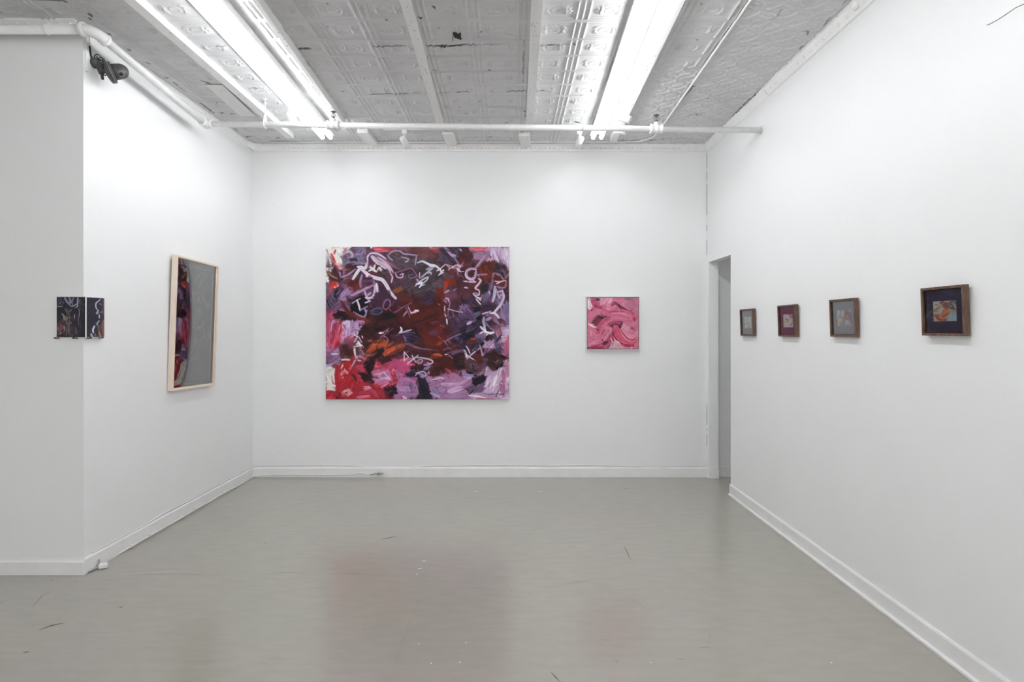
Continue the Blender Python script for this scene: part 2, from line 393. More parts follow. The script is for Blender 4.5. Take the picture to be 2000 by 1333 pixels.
def paint_large():
    c = Canvas((65, 50, 1562, 1292), 540, 448, (74, 46, 54))
    B = c.blob; S = c.stroke
    # ---- ground colours (overview coordinates)
    B('-100,-100 1700,-100 1700,1450 -100,1450', (76, 48, 58), col2=(98, 56, 60), ang=20, j=.3)
    B('300,40 1000,40 1000,200 700,230 520,300 300,200', (112, 76, 92), col2=(96, 70, 84), ang=25)
    B('560,60 1010,50 990,140 700,150', (116, 70, 74), col2=(138, 82, 80), ang=10)
    B('760,160 1060,140 1080,420 900,470 700,400 600,300', (78, 66, 76), col2=(98, 82, 92), ang=-30)
    B('1000,60 1180,60 1240,200 1080,300 960,200', (76, 50, 60), col2=(112, 62, 66), ang=50)
    B('1180,50 1562,50 1562,240 1460,260 1340,180 1260,160', (166, 140, 168), col2=(196, 172, 198), ang=70)
    B('1300,180 1480,180 1562,260 1562,460 1400,420 1290,330', (92, 50, 52), col2=(120, 54, 46), ang=60)
    B('1020,300 1260,280 1300,420 1200,520 1040,500', (104, 62, 70), col2=(84, 50, 60), ang=30)
    B('1040,480 1340,470 1380,700 1240,800 1060,760', (66, 46, 66), col2=(96, 68, 100), ang=40)
    B('1330,380 1562,380 1562,720 1400,760 1320,600', (88, 56, 76), col2=(70, 46, 62), ang=75)
    B('1060,720 1330,640 1400,780 1320,880 1080,900', (44, 40, 62), col2=(72, 58, 84), ang=-25)
    B('1500,520 1562,500 1562,760 1490,740', (140, 128, 164), col2=(170, 150, 186), ang=85, rough=6)
    B('1430,740 1562,700 1562,990 1480,960', (168, 112, 140), col2=(188, 132, 156), ang=80)
    B('900,880 1180,840 1220,1040 1000,1130 880,1060', (86, 38, 42), col2=(104, 46, 42), ang=30)
    B('830,720 1080,690 1090,880 900,900', (122, 48, 44), col2=(96, 40, 44), ang=50)
    B('880,1080 1300,1060 1562,1000 1562,1292 900,1292', (176, 140, 174), col2=(160, 118, 156), ang=-20, rough=20)
    B('1330,1040 1562,960 1562,1292 1250,1292', (188, 156, 186), col2=(212, 190, 214), ang=-60, rough=16)
    B('360,540 1040,520 1060,760 760,800 360,820', (88, 36, 36), col2=(66, 32, 40), ang=-12, rough=22)
    B('700,480 1000,440 1060,560 1040,760 900,700 640,640', (106, 44, 38), col2=(84, 36, 38), ang=-25, rough=22)
    B('360,640 640,680 600,790 380,820 350,720', (52, 30, 40), col2=(70, 36, 44), ang=10)
    B('170,820 400,800 400,960 260,1000 180,940', (112, 60, 62), col2=(84, 46, 54), ang=40)
    B('640,960 900,900 900,1100 720,1120', (92, 44, 56), col2=(64, 38, 52), ang=20)
    B('40,230 330,200 360,380 240,400 40,340', (98, 66, 72), col2=(72, 46, 58), ang=25)
    B('60,360 360,330 400,520 240,600 60,540', (112, 84, 116), col2=(146, 118, 150), ang=-40)
    B('330,180 640,180 640,480 480,560 330,470', (82, 52, 74), col2=(100, 68, 90), ang=60)
    B('40,560 220,600 220,900 60,980', (176, 78, 112), col2=(192, 96, 126), ang=95, rough=8)
    B('40,900 220,880 180,1010 40,1030', (150, 110, 146), col2=(128, 96, 130), ang=-30, rough=8)
    B('150,980 460,960 660,1010 740,1150 640,1292 40,1292 130,1100', (190, 62, 78), col2=(176, 52, 66), ang=-50)
    B('420,970 760,960 740,1120 620,1120 460,1140', (190, 84, 116), col2=(204, 108, 140), ang=-20)
    B('620,1080 830,1060 840,1292 620,1292', (178, 138, 178), col2=(158, 112, 156), ang=80)
    c.smear(420, (60, 50, 1560, 1290), 190, 56, 1)
    # ---- upper left
    B('50,40 270,40 250,90 190,130 200,200 150,210 110,110 60,150', OW, ang=100, rough=7, j=.02)
    B('50,140 90,120 110,240 50,270', (196, 176, 196), col2=OW, ang=95, rough=6)
    B('50,250 90,300 80,350 50,350', OW, rough=5, j=.02)
    c.frame(41.7, 25, .5)
    S('60,90 90,200 120,330 110,430', 34, (176, 120, 150), col2=OW, dry=.3)
    S('95,210 130,330 160,400', 36, (140, 128, 152), col2=(210, 205, 214))
    S('205,105 185,170', 34, (196, 78, 74)); S('140,170 190,290 215,360', 44, (202, 66, 66), dry=.2)
    S('330,70 360,110 405,70', 34, (186, 92, 100), col2=OW)
    B('200,330 300,320 320,400 230,440', (228, 130, 118), col2=(236, 190, 184), ang=60, rough=14)
    S('215,360 250,440 280,480', 34, (186, 60, 66))
    B('330,140 560,60 720,110 760,250 640,330 420,330 330,240', (110, 98, 126), col2=(140, 124, 152), ang=-30, rough=18, a=.85)
    S('470,90 600,80 690,100 690,150', 44, (120, 104, 134), col2=(150, 136, 166))
    S('330,170 430,130 490,190 400,230', 44, (196, 192, 210), col2=(150, 146, 170), dry=.35)
    S('520,170 620,180 660,120', 26, (160, 144, 176), dry=.4)
    B('440,250 560,220 600,280 500,330 430,300', (66, 58, 76), col2=(96, 86, 108), rough=12)
    S('720,110 740,200 690,260', 50, (132, 74, 106), dry=.4)
    S('300,210 350,290 340,380', 46, (130, 120, 148), col2=(170, 164, 186))
    S('330,400 360,340 450,300 570,310 650,335', 34, (138, 126, 154), dry=.2)
    S('565,225 600,300 690,330', 28, (150, 138, 166), dry=.2)
    B('60,470 180,460 330,560 300,640 130,600', (84, 56, 62), col2=(104, 72, 74), ang=35)
    S('75,465 150,530 235,575', 30, (178, 134, 92), dry=.35); S('60,420 90,400', 30, OW); S('60,570 90,620', 40, OW)
    S('330,420 440,430', 40, (140, 100, 90), dry=.5)
    S('290,540 270,440 240,350', 34, (156, 138, 176), dry=.25)
    S('300,548 400,510 480,455 530,415', 30, (184, 140, 176), dry=.15)
    S('330,560 450,600', 22, (140, 116, 140), dry=.4)
    B('100,640 200,630 290,690 200,730 130,740', (206, 66, 62), ang=-20, rough=10); S('190,710 250,690', 34, (236, 170, 160))
    B('400,600 600,560 640,700 520,780 400,740', (104, 46, 44), col2=(126, 60, 54), ang=-40)
    B('200,740 300,690 350,740 300,850 210,920 170,830', (52, 44, 60), ang=-50, rough=9)
    S('220,840 280,760 300,750', 18, (150, 136, 164), dry=.3)
    B('60,760 150,740 200,900 150,1040 90,990', (70, 58, 80), col2=(112, 96, 122), ang=60, rough=12)
    B('300,780 420,720 460,820 400,940 290,950 250,900', (188, 156, 192), col2=(160, 128, 164), ang=-60, rough=14)
    S('400,870 430,950 420,980', 60, (84, 64, 88), dry=.3)
    S('60,900 100,1000 130,1050', 20, (44, 34, 46))
    B('430,900 660,840 760,920 720,1060 640,1180 480,1150 440,1000', (44, 30, 40), col2=(34, 26, 32), ang=-30, rough=12)
    B('170,1160 240,1090 420,1110 500,1240 340,1260 190,1240', (42, 30, 40), col2=(58, 40, 50), ang=20, rough=14)
    S('300,940 360,1040 430,1120 560,1200 700,1270', 60, (118, 52, 42), col2=(92, 40, 40))
    S('480,1140 620,1230 760,1290', 40, (140, 52, 44), dry=.3)
    S('250,1010 200,1080', 50, (140, 92, 122), dry=.3)
    # pink red top
    B('800,60 1060,60 1070,130 900,140 840,110', (222, 92, 108), col2=(232, 112, 122), rough=8)
    S('780,70 800,60', 30, OW); S('1230,70 1340,90 1390,150', 40, (140, 92, 124), dry=.3)
    B('1040,150 1300,120 1560,240 1560,420 1250,400 1060,330', (88, 74, 84), col2=(104, 90, 100), ang=30, rough=18, a=.8)
    S('1190,170 1240,190', 26, (150, 116, 90), dry=.4); S('1260,300 1400,330 1540,400', 50, (96, 80, 82), dry=.5)
    c.smear(150, (0, 50, 1583, 1333), 190, 60, 2)
    # big white figure
    S('860,180 860,330 740,400', 90, (150, 124, 150), col2=(120, 96, 122), a=.8, dry=.35)
    S('900,170 1100,340 1260,430', 50, (150, 110, 134), dry=.45)
    S('735,300 730,220 775,162 860,155 950,192 1030,246', 30, (190, 186, 210), col2=(216, 212, 228), dry=.05)
    S('805,215 880,290 970,345 1050,400 1095,480', 78, (224, 214, 226), col2=(206, 184, 206), dry=.18)
    S('900,225 1010,300 1090,380 1145,460', 36, (202, 174, 196), dry=.2)
    S('1110,300 1200,380 1250,420', 20, (150, 108, 130), dry=.4)
    S('1090,470 1135,540 1118,630', 28, (222, 196, 214), dry=.15)
    S('720,320 690,400 620,395 560,470 490,575', 52, (230, 226, 230), dry=.12)
    S('560,380 640,370', 30, (230, 228, 230))
    S('610,395 680,460 760,520 870,560 970,590 1040,680 1100,790 1185,885', 60, (230, 220, 232), col2=(208, 190, 212), dry=.10, taper=.2)
    B('800,310 840,300 850,340 800,360', (126, 52, 58), rough=4); B('850,360 910,360 890,430 850,410', (96, 44, 48), rough=4); B('770,470 830,450 850,490 800,500', (130, 54, 66), rough=4)
    S('775,385 870,455', 46, (226, 226, 228)); S('850,350 830,400 755,445', 40, (214, 214, 218))
    S('920,390 960,440 1005,475', 46, (226, 220, 226), dry=.5); S('890,440 910,400', 30, (214, 208, 214), dry=.4)
    S('715,460 715,550', 34, (226, 206, 222)); S('690,330 740,330', 40, (200, 170, 196), dry=.3)
    B('920,460 1060,400 1100,500 1000,560 930,520', (78, 60, 62), col2=(98, 76, 74), rough=8, a=.8)
    S('760,530 820,620 855,690', 56, (168, 138, 168), col2=(140, 108, 140), dry=.2)
    S('875,655 885,720 892,785', 42, (228, 218, 234), dry=.05)
    S('470,842 600,785 720,725 825,675', 44, (198, 162, 192), col2=(176, 136, 170), dry=.1)
    B('680,560 800,540 810,660 680,700 640,640', (70, 40, 56), col2=(110, 74, 100), rough=10, a=.8)
    S('640,510 612,620 622,720', 38, (176, 146, 178), dry=.3)
    S('680,770 705,830 735,900 770,940', 36, (196, 176, 206), dry=.15)
    S('850,690 842,800 795,875 710,890', 40, (206, 186, 212), dry=.2); S('780,800 730,840', 40, (196, 172, 200))
    S('690,962 770,930', 28, (226, 214, 230)); S('690,880 720,870', 24, (220, 204, 226))
    B('860,800 1080,760 1120,900 980,1010 800,960', (92, 62, 88), col2=(76, 50, 72), ang=60, rough=14, a=.7)
    S('480,972 550,925 612,890', 24, (206, 200, 210), dry=.25); S('560,920 590,1010 608,1090', 34, (224, 216, 226), dry=.05); S('605,1085 700,1035 725,1020', 26, (170, 150, 186), dry=.2)
    S('500,1110 600,1170 680,1185 722,1085', 30, (148, 140, 178), dry=.2)
    S('690,1060 700,1110', 34, (172, 152, 196))
    B('780,1090 860,1050 950,1060 970,1120 880,1170 800,1170', (60, 58, 84), col2=(94, 92, 124), rough=9)
    S('790,1110 850,1058 940,1055 965,1110 880,1150 800,1150', 22, (110, 108, 140), dry=.3)
    S('1040,1075 985,1040 1005,950 1060,908 1102,960 1080,1030 1030,1075', 26, (152, 108, 150), dry=.1)
    S('1085,1060 1160,1120 1300,1040 1445,960', 28, (136, 88, 128), dry=.2)
    S('1350,1035 1400,1130 1420,1200', 24, (150, 90, 124), dry=.2); S('1390,1025 1450,1150', 22, (204, 160, 186), dry=.1)
    S('1440,1125 1490,1115 1555,1085', 32, (224, 206, 220), dry=.05); S('1310,1180 1375,1105', 18, (190, 160, 188), dry=.2); S('1325,1150 1360,1100', 14, (170, 130, 166))
    B('1130,770 1280,700 1310,750 1200,800', (178, 118, 66), col2=(140, 80, 48), ang=-20, rough=12, a=.85)
    B('1180,830 1400,800 1420,930 1280,940', (126, 56, 44), col2=(98, 48, 50), ang=20, rough=18, a=.9)
    B('960,1140 1140,1100 1200,1200 980,1240', (42, 32, 40), rough=14)
    S('1060,200 1090,240 1140,275', 26, (168, 150, 184), dry=.15)
    S('1060,195 1140,130 1250,120 1320,168 1420,178 1545,192', 26, (164, 148, 182), dry=.1)
    S('1280,220 1400,250 1345,300 1395,290', 22, (176, 162, 198), dry=.15); S('1528,200 1508,345', 28, (160, 148, 178), dry=.2)
    S('1180,480 1220,545 1290,550 1310,490 1262,505', 24, (206, 166, 192), dry=.05)
    S('1110,490 1250,455 1430,402 1500,470 1535,530 1430,562 1400,515 1470,505', 22, (146, 106, 138), dry=.3)
    # ---- upper right
    c.frame(791.7, 25, .5)
    S('250,70 320,90 420,70', 40, (236, 176, 180), dry=.5); B('230,60 450,55 430,110 300,130', (178, 86, 92), col2=(150, 72, 76), rough=16, a=.6)
    S('0,110 140,140 300,200', 90, (128, 78, 80), dry=.4, a=.6)
    B('420,80 560,70 660,180 640,330 480,300 380,260', (78, 62, 80), col2=(100, 82, 104), ang=40, rough=16)
    B('630,70 760,60 760,200 680,220', (58, 50, 66), col2=(110, 96, 122), ang=60, rough=8)
    B('760,60 870,60 960,200 860,330 740,260', (98, 50, 54), col2=(78, 44, 52), ang=60, rough=16)
    S('760,260 800,300', 60, (130, 52, 50), dry=.4)
    S('740,90 760,120', 30, (206, 176, 190), dry=.3); S('690,55 780,60 860,70', 22, NV)
    B('910,60 1160,58 1170,140 1060,150 960,100', (224, 92, 100), col2=(228, 120, 122), rough=10)
    S('1050,130 1000,200', 60, (190, 130, 160), dry=.35)
    B('960,110 1220,130 1240,220 1120,260 980,250', (168, 132, 164), col2=(140, 106, 136), ang=40, rough=12)
    B('1370,90 1530,80 1540,380 1460,300 1390,200', (184, 164, 188), col2=(206, 190, 210), ang=85, rough=10)
    S('1240,190 1270,100 1320,210 1370,300', 44, (206, 190, 214), dry=.3); S('1240,240 1220,160', 20, (120, 100, 130))
    B('1050,300 1300,280 1330,480 1160,560 1040,440', (98, 50, 46), col2=(126, 60, 42), ang=60, rough=16)
    B('1290,310 1480,350 1490,560 1380,540 1300,420', (60, 48, 62), col2=(80, 64, 78), ang=60, rough=14)
    S('1410,345 1500,405', 12, BK, dry=0); S('1480,560 1540,480', 40, (150, 120, 150), dry=.3)
    S('490,60 560,140 610,205', 44, (148, 124, 164), col2=(176, 156, 194), dry=.15); S('600,190 655,200', 60, (176, 158, 198), dry=.1); S('640,215 700,310 730,350', 34, (146, 122, 154), dry=.25)
    S('380,290 430,270', 26, (120, 96, 70), dry=.4); S('390,300 450,330', 40, (70, 62, 60), dry=.3)
    # pale zig-zag script in the upper middle
    S('50,310 130,290 240,340 330,360 400,410 440,470', 36, (206, 208, 222), col2=(226, 226, 236), dry=.25)
    S('240,360 320,370', 40, (214, 218, 230), dry=.2)
    S('190,420 270,400', 40, (170, 172, 188), dry=.25); S('300,400 240,440 180,490 100,560', 26, (186, 184, 200), dry=.1)
    S('400,420 500,340', 14, (228, 228, 236), dry=0); S('360,440 430,410', 22, (214, 214, 226), dry=.1); S('390,515 470,430 430,480', 24, (230, 230, 238), dry=.05)
    S('470,470 410,500', 14, (222, 222, 232)); S('80,470 75,560', 22, (206, 178, 206), dry=.05); S('200,480 260,470 265,500', 28, (176, 172, 190), dry=.15)
    S('5,690 110,600 215,545 190,600 110,660', 22, (222, 222, 232), dry=.05); S('60,640 110,660 75,715', 26, (226, 226, 236), dry=0); S('110,685 165,660', 18, (214, 214, 226)); S('30,660 120,630', 40, (216, 216, 228), dry=.2)
    S('30,580 60,610', 36, (186, 158, 186), dry=.2)
    S('510,335 570,400 545,435', 20, (206, 186, 206), dry=0); S('520,340 600,370 625,390 550,400', 18, (200, 178, 202), dry=.05)
    S('600,390 680,350 740,380 700,430 735,455 800,455', 22, (208, 184, 208), dry=.05); S('700,380 760,350 800,290', 24, (186, 130, 146), dry=.1)
    S('630,420 730,500 810,560', 14, (150, 104, 124), dry=.2); S('690,400 740,440', 26, (210, 186, 210), dry=.1)
    B('480,590 640,570 690,650 600,690 510,700', (172, 58, 36), col2=(132, 50, 42), ang=60, rough=14); S('500,620 520,690', 60, (196, 66, 36), dry=.3)
    B('340,730 450,720 490,800 470,940 400,880', (146, 56, 36), col2=(110, 48, 40), ang=70, rough=12)
    B('250,760 330,800 300,980 100,960 140,820', (64, 48, 70), col2=(84, 62, 86), ang=-30, rough=18, a=.9)
    B('480,780 640,740 700,860 600,940 500,900', (136, 88, 110), col2=(108, 66, 86), ang=-50, rough=12); S('490,800 560,760', 30, (206, 170, 190), dry=.3); S('640,760 680,730', 26, (176, 140, 176), dry=.3)
    S('500,890 545,900 560,950', 30, (206, 170, 206), dry=.2); S('480,920 530,960', 40, (160, 124, 160), dry=.3)
    S('370,970 410,1000', 26, (206, 150, 170)); B('640,920 740,900 800,1000 680,1060', (100, 50, 60), rough=14, a=.7)
    B('880,660 1000,680 1000,800 900,840', (112, 56, 58), col2=(92, 48, 52), rough=12)
    c.smear(110, (300, 50, 1540, 1333), 180, 54, 3)
    # right: loop, neck and zig zag
    S('1170,180 1100,270 1020,370 960,420', 50, (170, 140, 172), col2=(146, 112, 146), dry=.15)
    S('1150,190 1080,280 1000,380', 14, (206, 180, 206), dry=.1)
    S('1000,420 920,410 850,450 845,530 920,580 980,540 1000,450', 46, (192, 164, 194), col2=(214, 190, 214), dry=.12)
    B('900,480 950,465 960,510 910,520', (70, 42, 56), rough=4); S('830,500 860,560 960,590', 22, (216, 194, 218))
    S('1000,500 1080,505 1180,500', 30, (160, 126, 160), dry=.2); S('920,580 1000,625', 22, (206, 184, 208), dry=.05)
    S('800,612 880,620 990,628', 26, (222, 200, 220), dry=.05); S('960,540 1030,520 1060,560', 20, (160, 126, 156), dry=.2)
    S('1040,570 1078,600 1040,660 990,720 1010,745', 34, (214, 190, 216), dry=.05)
    S('1000,740 1045,760 1050,830 1000,840', 24, (216, 190, 214), dry=.05); S('810,715 870,720', 24, (206, 166, 196)); S('820,705 850,725', 20, (206, 170, 200))
    S('950,815 1010,870 1085,890', 24, (226, 210, 226), dry=.05); S('960,800 1040,820', 20, (210, 190, 212)); S('1000,900 1050,960 1090,1005', 26, (224, 214, 228), dry=0); S('1020,870 1080,920', 30, (224, 210, 226), dry=.1); S('1080,880 1105,830', 12, (220, 206, 222))
    B('1080,680 1180,650 1240,740 1180,800 1090,780', (52, 48, 64), rough=12)
    S('1280,490 1270,620 1220,760 1200,830', 48, (160, 136, 166), col2=(126, 104, 134), dry=.3); S('1230,820 1210,780', 34, (206, 186, 212), dry=.2)
    B('1110,850 1180,780 1240,830 1160,960 1100,970', (140, 124, 158), col2=(110, 96, 126), ang=-60, rough=10)
    S('1310,700 1300,820 1270,940', 50, (172, 164, 194), col2=(206, 196, 220), dry=.2)
    S('1290,480 1380,500 1430,560 1460,600', 28, (150, 124, 152), dry=.25); S('1340,500 1460,590', 16, (176, 146, 172), dry=.2)
    B('1300,540 1400,540 1430,600 1330,640 1290,600', (104, 40, 40), rough=8)
    S('1305,610 1380,620 1480,600', 24, (222, 190, 208), dry=.05); S('1330,655 1400,625', 18, (226, 196, 212))
    S('1490,600 1480,690 1440,720 1350,700 1310,680', 28, (150, 130, 158), dry=.25)
    S('1310,700 1340,780 1380,890 1400,830 1450,850', 32, (172, 162, 186), dry=.15); S('1360,790 1425,765', 28, (214, 170, 186), dry=.1)
    S('1430,760 1450,870 1400,990 1340,1070 1285,1130', 42, (206, 184, 206), dry=.08)
    S('1390,990 1330,1070 1290,1115', 20, (226, 214, 228))
    S('1105,1145 1170,1120 1240,1095', 30, (214, 178, 206), dry=.05)
    S('1230,1130 1300,1130 1350,1180 1380,1225', 34, (224, 218, 232), dry=.02)
    S('1090,1100 1085,1040 1130,985 1250,985', 12, (110, 104, 128), dry=.1); S('1250,990 1300,1010', 10, (120, 112, 140))
    B('1090,1000 1250,990 1270,1090 1120,1110', (78, 62, 82), col2=(60, 48, 66), rough=10)
    B('960,1050 1090,1040 1100,1080 980,1110', NV, rough=8); B('1000,1180 1080,1170 1090,1230 1010,1230', BK, rough=8)
    S('950,1160 1050,1130 960,1220', 50, (110, 108, 134), dry=.3)
    B('730,1020 880,1000 960,1100 920,1220 760,1220', (104, 80, 116), col2=(128, 100, 136), ang=40, rough=10)
    S('730,1100 760,1050 780,980', 16, (150, 120, 160), dry=.1); S('700,1220 720,1260', 40, (96, 96, 124), dry=.3)
    S('490,1010 488,1090 500,1190', 20, (216, 196, 220), dry=.02); S('520,1220 530,1310', 26, (226, 216, 230), dry=0); S('510,1190 540,1150', 14, (210, 190, 214))
    S('580,950 560,1040 540,1120', 18, (176, 146, 176), dry=.15); S('530,1060 610,1080 700,1105 780,1115', 16, (216, 196, 218), dry=0)
    S('610,1100 635,1180 590,1200 550,1170', 12, (160, 126, 156), dry=.15); S('540,1110 560,1230', 12, (160, 126, 160), dry=.1); S('780,990 740,1080 720,1130 740,1190', 14, (150, 122, 160), dry=.1)
    S('860,1270 900,1290', 60, (196, 166, 206), dry=.2); S('1130,1200 1120,1280 1160,1330', 40, (170, 166, 196), dry=.2); S('1180,1240 1240,1210', 50, (170, 144, 172), dry=.2)
    B('1490,1000 1535,980 1535,1300 1490,1300', (138, 126, 162), col2=(116, 100, 136), ang=88, rough=5)
    S('1380,1240 1470,1300', 80, (90, 58, 78), dry=.3); S('0,1090 60,1095', 34, (222, 206, 222), dry=.1)
    S('0,1300 160,1240 330,1180 470,1120', 90, (104, 42, 42), col2=(78, 36, 44), dry=.3); S('60,1220 240,1080 380,1040', 110, (112, 50, 36), col2=(90, 40, 38), dry=.3, a=.8)
    S('280,1290 400,1280', 60, (120, 60, 84), dry=.4)
    # ---- lower left
    c.frame(41.7, 650, .5)
    S('100,20 90,200 130,280', 50, (206, 130, 166), col2=(186, 96, 134), dry=.3); S('150,60 130,180', 22, (206, 176, 206), dry=.2)
    S('300,20 320,150 280,280 200,440', 70, (192, 54, 58), col2=(172, 46, 58), dry=.1)
    S('210,60 190,200 150,330 120,400', 46, (186, 60, 82), dry=.2); S('270,120 220,270 170,440', 26, (214, 116, 136), dry=.15)
    S('80,370 110,500', 40, (176, 76, 112), col2=(206, 160, 190), dry=.3)
    B('330,10 560,0 620,120 540,240 360,260 320,160', (186, 152, 196), col2=(202, 176, 212), ang=95, rough=14)
    S('360,50 400,30 420,110', 60, (206, 196, 222), dry=.35); S('560,20 660,40 600,160', 60, (188, 138, 180), dry=.2); S('470,210 540,190', 60, (184, 126, 166), dry=.3)
    S('440,300 500,240', 60, (204, 110, 134), dry=.3); S('330,260 300,380', 50, (190, 150, 190), dry=.35)
    B('640,60 820,60 840,240 700,300 610,220', (56, 32, 38), col2=(76, 44, 46), rough=16)
    S('600,180 640,280', 50, (60, 44, 60), dry=.3)
    B('270,380 480,360 500,560 400,640 280,600', (108, 62, 62), col2=(84, 44, 54), ang=60, rough=18)
    S('270,390 290,520', 26, (84, 60, 66), dry=.3); S('300,600 500,600', 60, (130, 80, 90), dry=.5)
    S('560,450 620,600', 70, (96, 66, 84), col2=(134, 92, 84), dry=.3); S('640,500 660,560', 26, (170, 150, 180), dry=.3)
    c.smear(60, (40, 0, 700, 1280), 190, 54, 5)
    # white script at left
    S('495,205 540,250 590,275', 18, (228, 222, 232), dry=0); S('575,265 540,300 515,355', 18, (224, 216, 228), dry=0); S('590,270 635,360', 16, (228, 222, 232), dry=0)
    S('640,250 650,285', 20, (224, 214, 226)); S('560,340 600,390 635,405', 22, (232, 228, 234), dry=0); S('540,385 590,375', 24, (226, 220, 228), dry=.1); S('485,430 540,420 630,405', 26, (232, 228, 232), dry=0)
    S('510,420 520,500 530,575', 34, (226, 220, 230), dry=.02); S('580,330 620,400', 20, (230, 226, 232)); S('490,400 530,400', 24, (136, 70, 60))
    S('545,580 510,680 445,785', 26, (196, 182, 212), dry=.05); S('545,580 570,640 620,655', 30, (202, 190, 216), dry=.1)
    S('305,640 370,635 440,640', 30, (232, 226, 234), dry=.02); S('150,545 240,545', 36, (206, 196, 216), dry=.2); S('190,520 250,460', 40, (172, 156, 190), dry=.3)
    S('60,800 150,710 290,610', 28, (164, 150, 186), dry=.15); S('100,670 200,610', 36, (150, 124, 160), dry=.3)
    S('230,680 290,700', 70, (150, 132, 158), dry=.45)
    B('50,730 190,760 210,1130 180,1160 50,1140', (232, 229, 224), rough=8, j=.02)
    S('300,790 340,700', 30, OW, dry=.3)
    B('340,690 430,700 420,820 300,790 330,740', (190, 50, 48), rough=10); S('230,760 220,900 240,1100', 60, (184, 56, 70), dry=.15)
    S('300,880 350,830 400,850', 60, (222, 150, 156), dry=.3); S('330,920 350,960', 40, (216, 130, 140), dry=.3); S('350,780 365,830', 22, (206, 176, 196))
    S('400,900 350,1000 260,1080 240,1200', 90, (184, 48, 58), col2=(196, 60, 76), dry=.12); S('480,960 420,1080', 60, (190, 48, 52), dry=.15); S('540,1000 500,1150 540,1250', 90, (190, 60, 78), col2=(178, 52, 66), dry=.15)
    B('300,1170 420,1110 490,1180 430,1230 330,1220', (228, 190, 186), col2=(220, 150, 156), ang=-40, rough=12)
    B('660,1090 740,1050 800,1110 700,1140', (222, 150, 172), rough=14)
    S('560,1250 760,1230', 50, (216, 130, 148), dry=.35); S('600,1180 760,1160 1000,1180', 60, (194, 72, 96), dry=.3)
    S('60,1170 200,1200 260,1270', 100, (182, 58, 74), col2=(164, 46, 62), dry=.1); S('720,980 850,1040 980,1110', 50, (196, 66, 84), dry=.25)
    S('560,740 640,800 600,900', 80, (190, 80, 106), dry=.3); S('640,700 760,740', 60, (150, 62, 88), dry=.3)
    # orange and the dark arm
    B('660,620 700,540 760,440 830,370 930,310 1060,330 1000,420 860,480 780,560 700,640', (200, 102, 60), col2=(176, 84, 56), ang=-45, rough=14)
    S('740,330 820,325', 36, (190, 104, 76), dry=.4)
    B('960,540 1060,460 1180,410 1300,390 1330,430 1220,480 1100,540 1000,570', (204, 104, 70), col2=(186, 88, 62), ang=-20, rough=12)
    S('1060,560 1200,500 1330,440', 60, (150, 66, 50), dry=.4); S('880,340 1000,320', 60, (140, 66, 54), dry=.4)
    B('640,690 760,560 880,470 1000,480 960,560 850,640 840,760 780,870 700,800', (64, 38, 44), col2=(46, 30, 38), ang=-50, rough=14)
    S('680,420 740,380', 60, (64, 44, 56), dry=.25)
    B('900,620 1080,570 1150,660 1040,700 920,690', (82, 44, 54), col2=(64, 36, 46), ang=70, rough=16)
    B('600,850 720,870 830,920 880,950 820,1030 690,990 650,960', (46, 30, 38), col2=(60, 38, 48), ang=20, rough=14)
    S('640,900 690,1000', 30, (48, 30, 38), dry=.2); S('490,870 550,975', 24, (58, 40, 52), dry=.15); S('720,700 770,860', 70, (44, 30, 38), dry=.15)
    S('800,930 830,960 960,960', 24, (190, 150, 186), dry=.3)
    B('800,850 960,780 1080,830 1130,960 1000,1060 860,1020', (200, 140, 178), col2=(188, 112, 152), ang=-20, rough=14)
    S('860,880 980,850 1100,790', 14, (230, 206, 222), dry=.05); S('900,960 1010,940 1100,950', 44, (214, 182, 212), dry=.15); S('1000,850 1050,900 1090,940', 30, (216, 190, 216), dry=.15)
    S('1090,800 1150,880 1180,980 1160,1070', 62, (190, 56, 66), col2=(176, 48, 60), dry=.1)
    S('900,690 960,800', 60, (176, 76, 106), dry=.3); S('1000,730 1100,700', 70, (192, 82, 116), dry=.25); S('940,1090 1040,1040', 14, (226, 190, 206))
    B('1130,610 1380,700 1390,800 1290,830 1180,800 1120,700', (200, 92, 138), col2=(186, 80, 120), ang=-30, rough=14)
    B('1010,1110 1100,1060 1220,1100 1210,1180 1120,1240 1020,1230', (40, 30, 44), col2=(60, 42, 58), ang=30, rough=14); S('1040,1180 1100,1210', 70, (44, 34, 48), dry=.4)
    S('1220,880 1300,950 1260,1080', 90, (186, 134, 180), col2=(172, 120, 164), dry=.2); S('1240,1100 1440,1120', 90, (190, 150, 192), dry=.25); S('1200,1230 1500,1200', 60, (176, 128, 170), dry=.25); S('1310,1240 1360,1260', 40, (224, 204, 220), dry=.15); S('1240,1250 1300,1270', 40, (196, 110, 150), dry=.2)
    B('1300,840 1500,830 1583,900 1583,960 1420,930 1320,910', (56, 46, 70), col2=(44, 36, 56), rough=12)
    S('1450,940 1500,960', 80, (180, 110, 160), dry=.2); S('1430,1020 1460,1160', 60, (130, 106, 140), dry=.4)
    c.smear(150, (60, 100, 1583, 1280), 190, 54, 6)
    # centre marks
    S('920,205 985,198', 34, (232, 228, 236), dry=0); S('960,200 1050,150 1080,120', 18, (176, 116, 140), dry=.1); S('1050,150 1065,200', 16, (190, 140, 160)); S('1070,190 1150,120', 18, (130, 80, 100), dry=.2); S('1000,240 1040,180', 22, (150, 110, 140), dry=.2)
    S('935,280 985,248 1050,290 1060,340 1020,390', 14, (190, 150, 166), dry=.1)
    S('1270,110 1285,160 1240,215', 34, (224, 216, 230), dry=0); S('1195,250 1250,215 1340,180 1445,150', 24, (206, 184, 210), dry=.02); S('1270,170 1300,180', 26, (226, 220, 232))
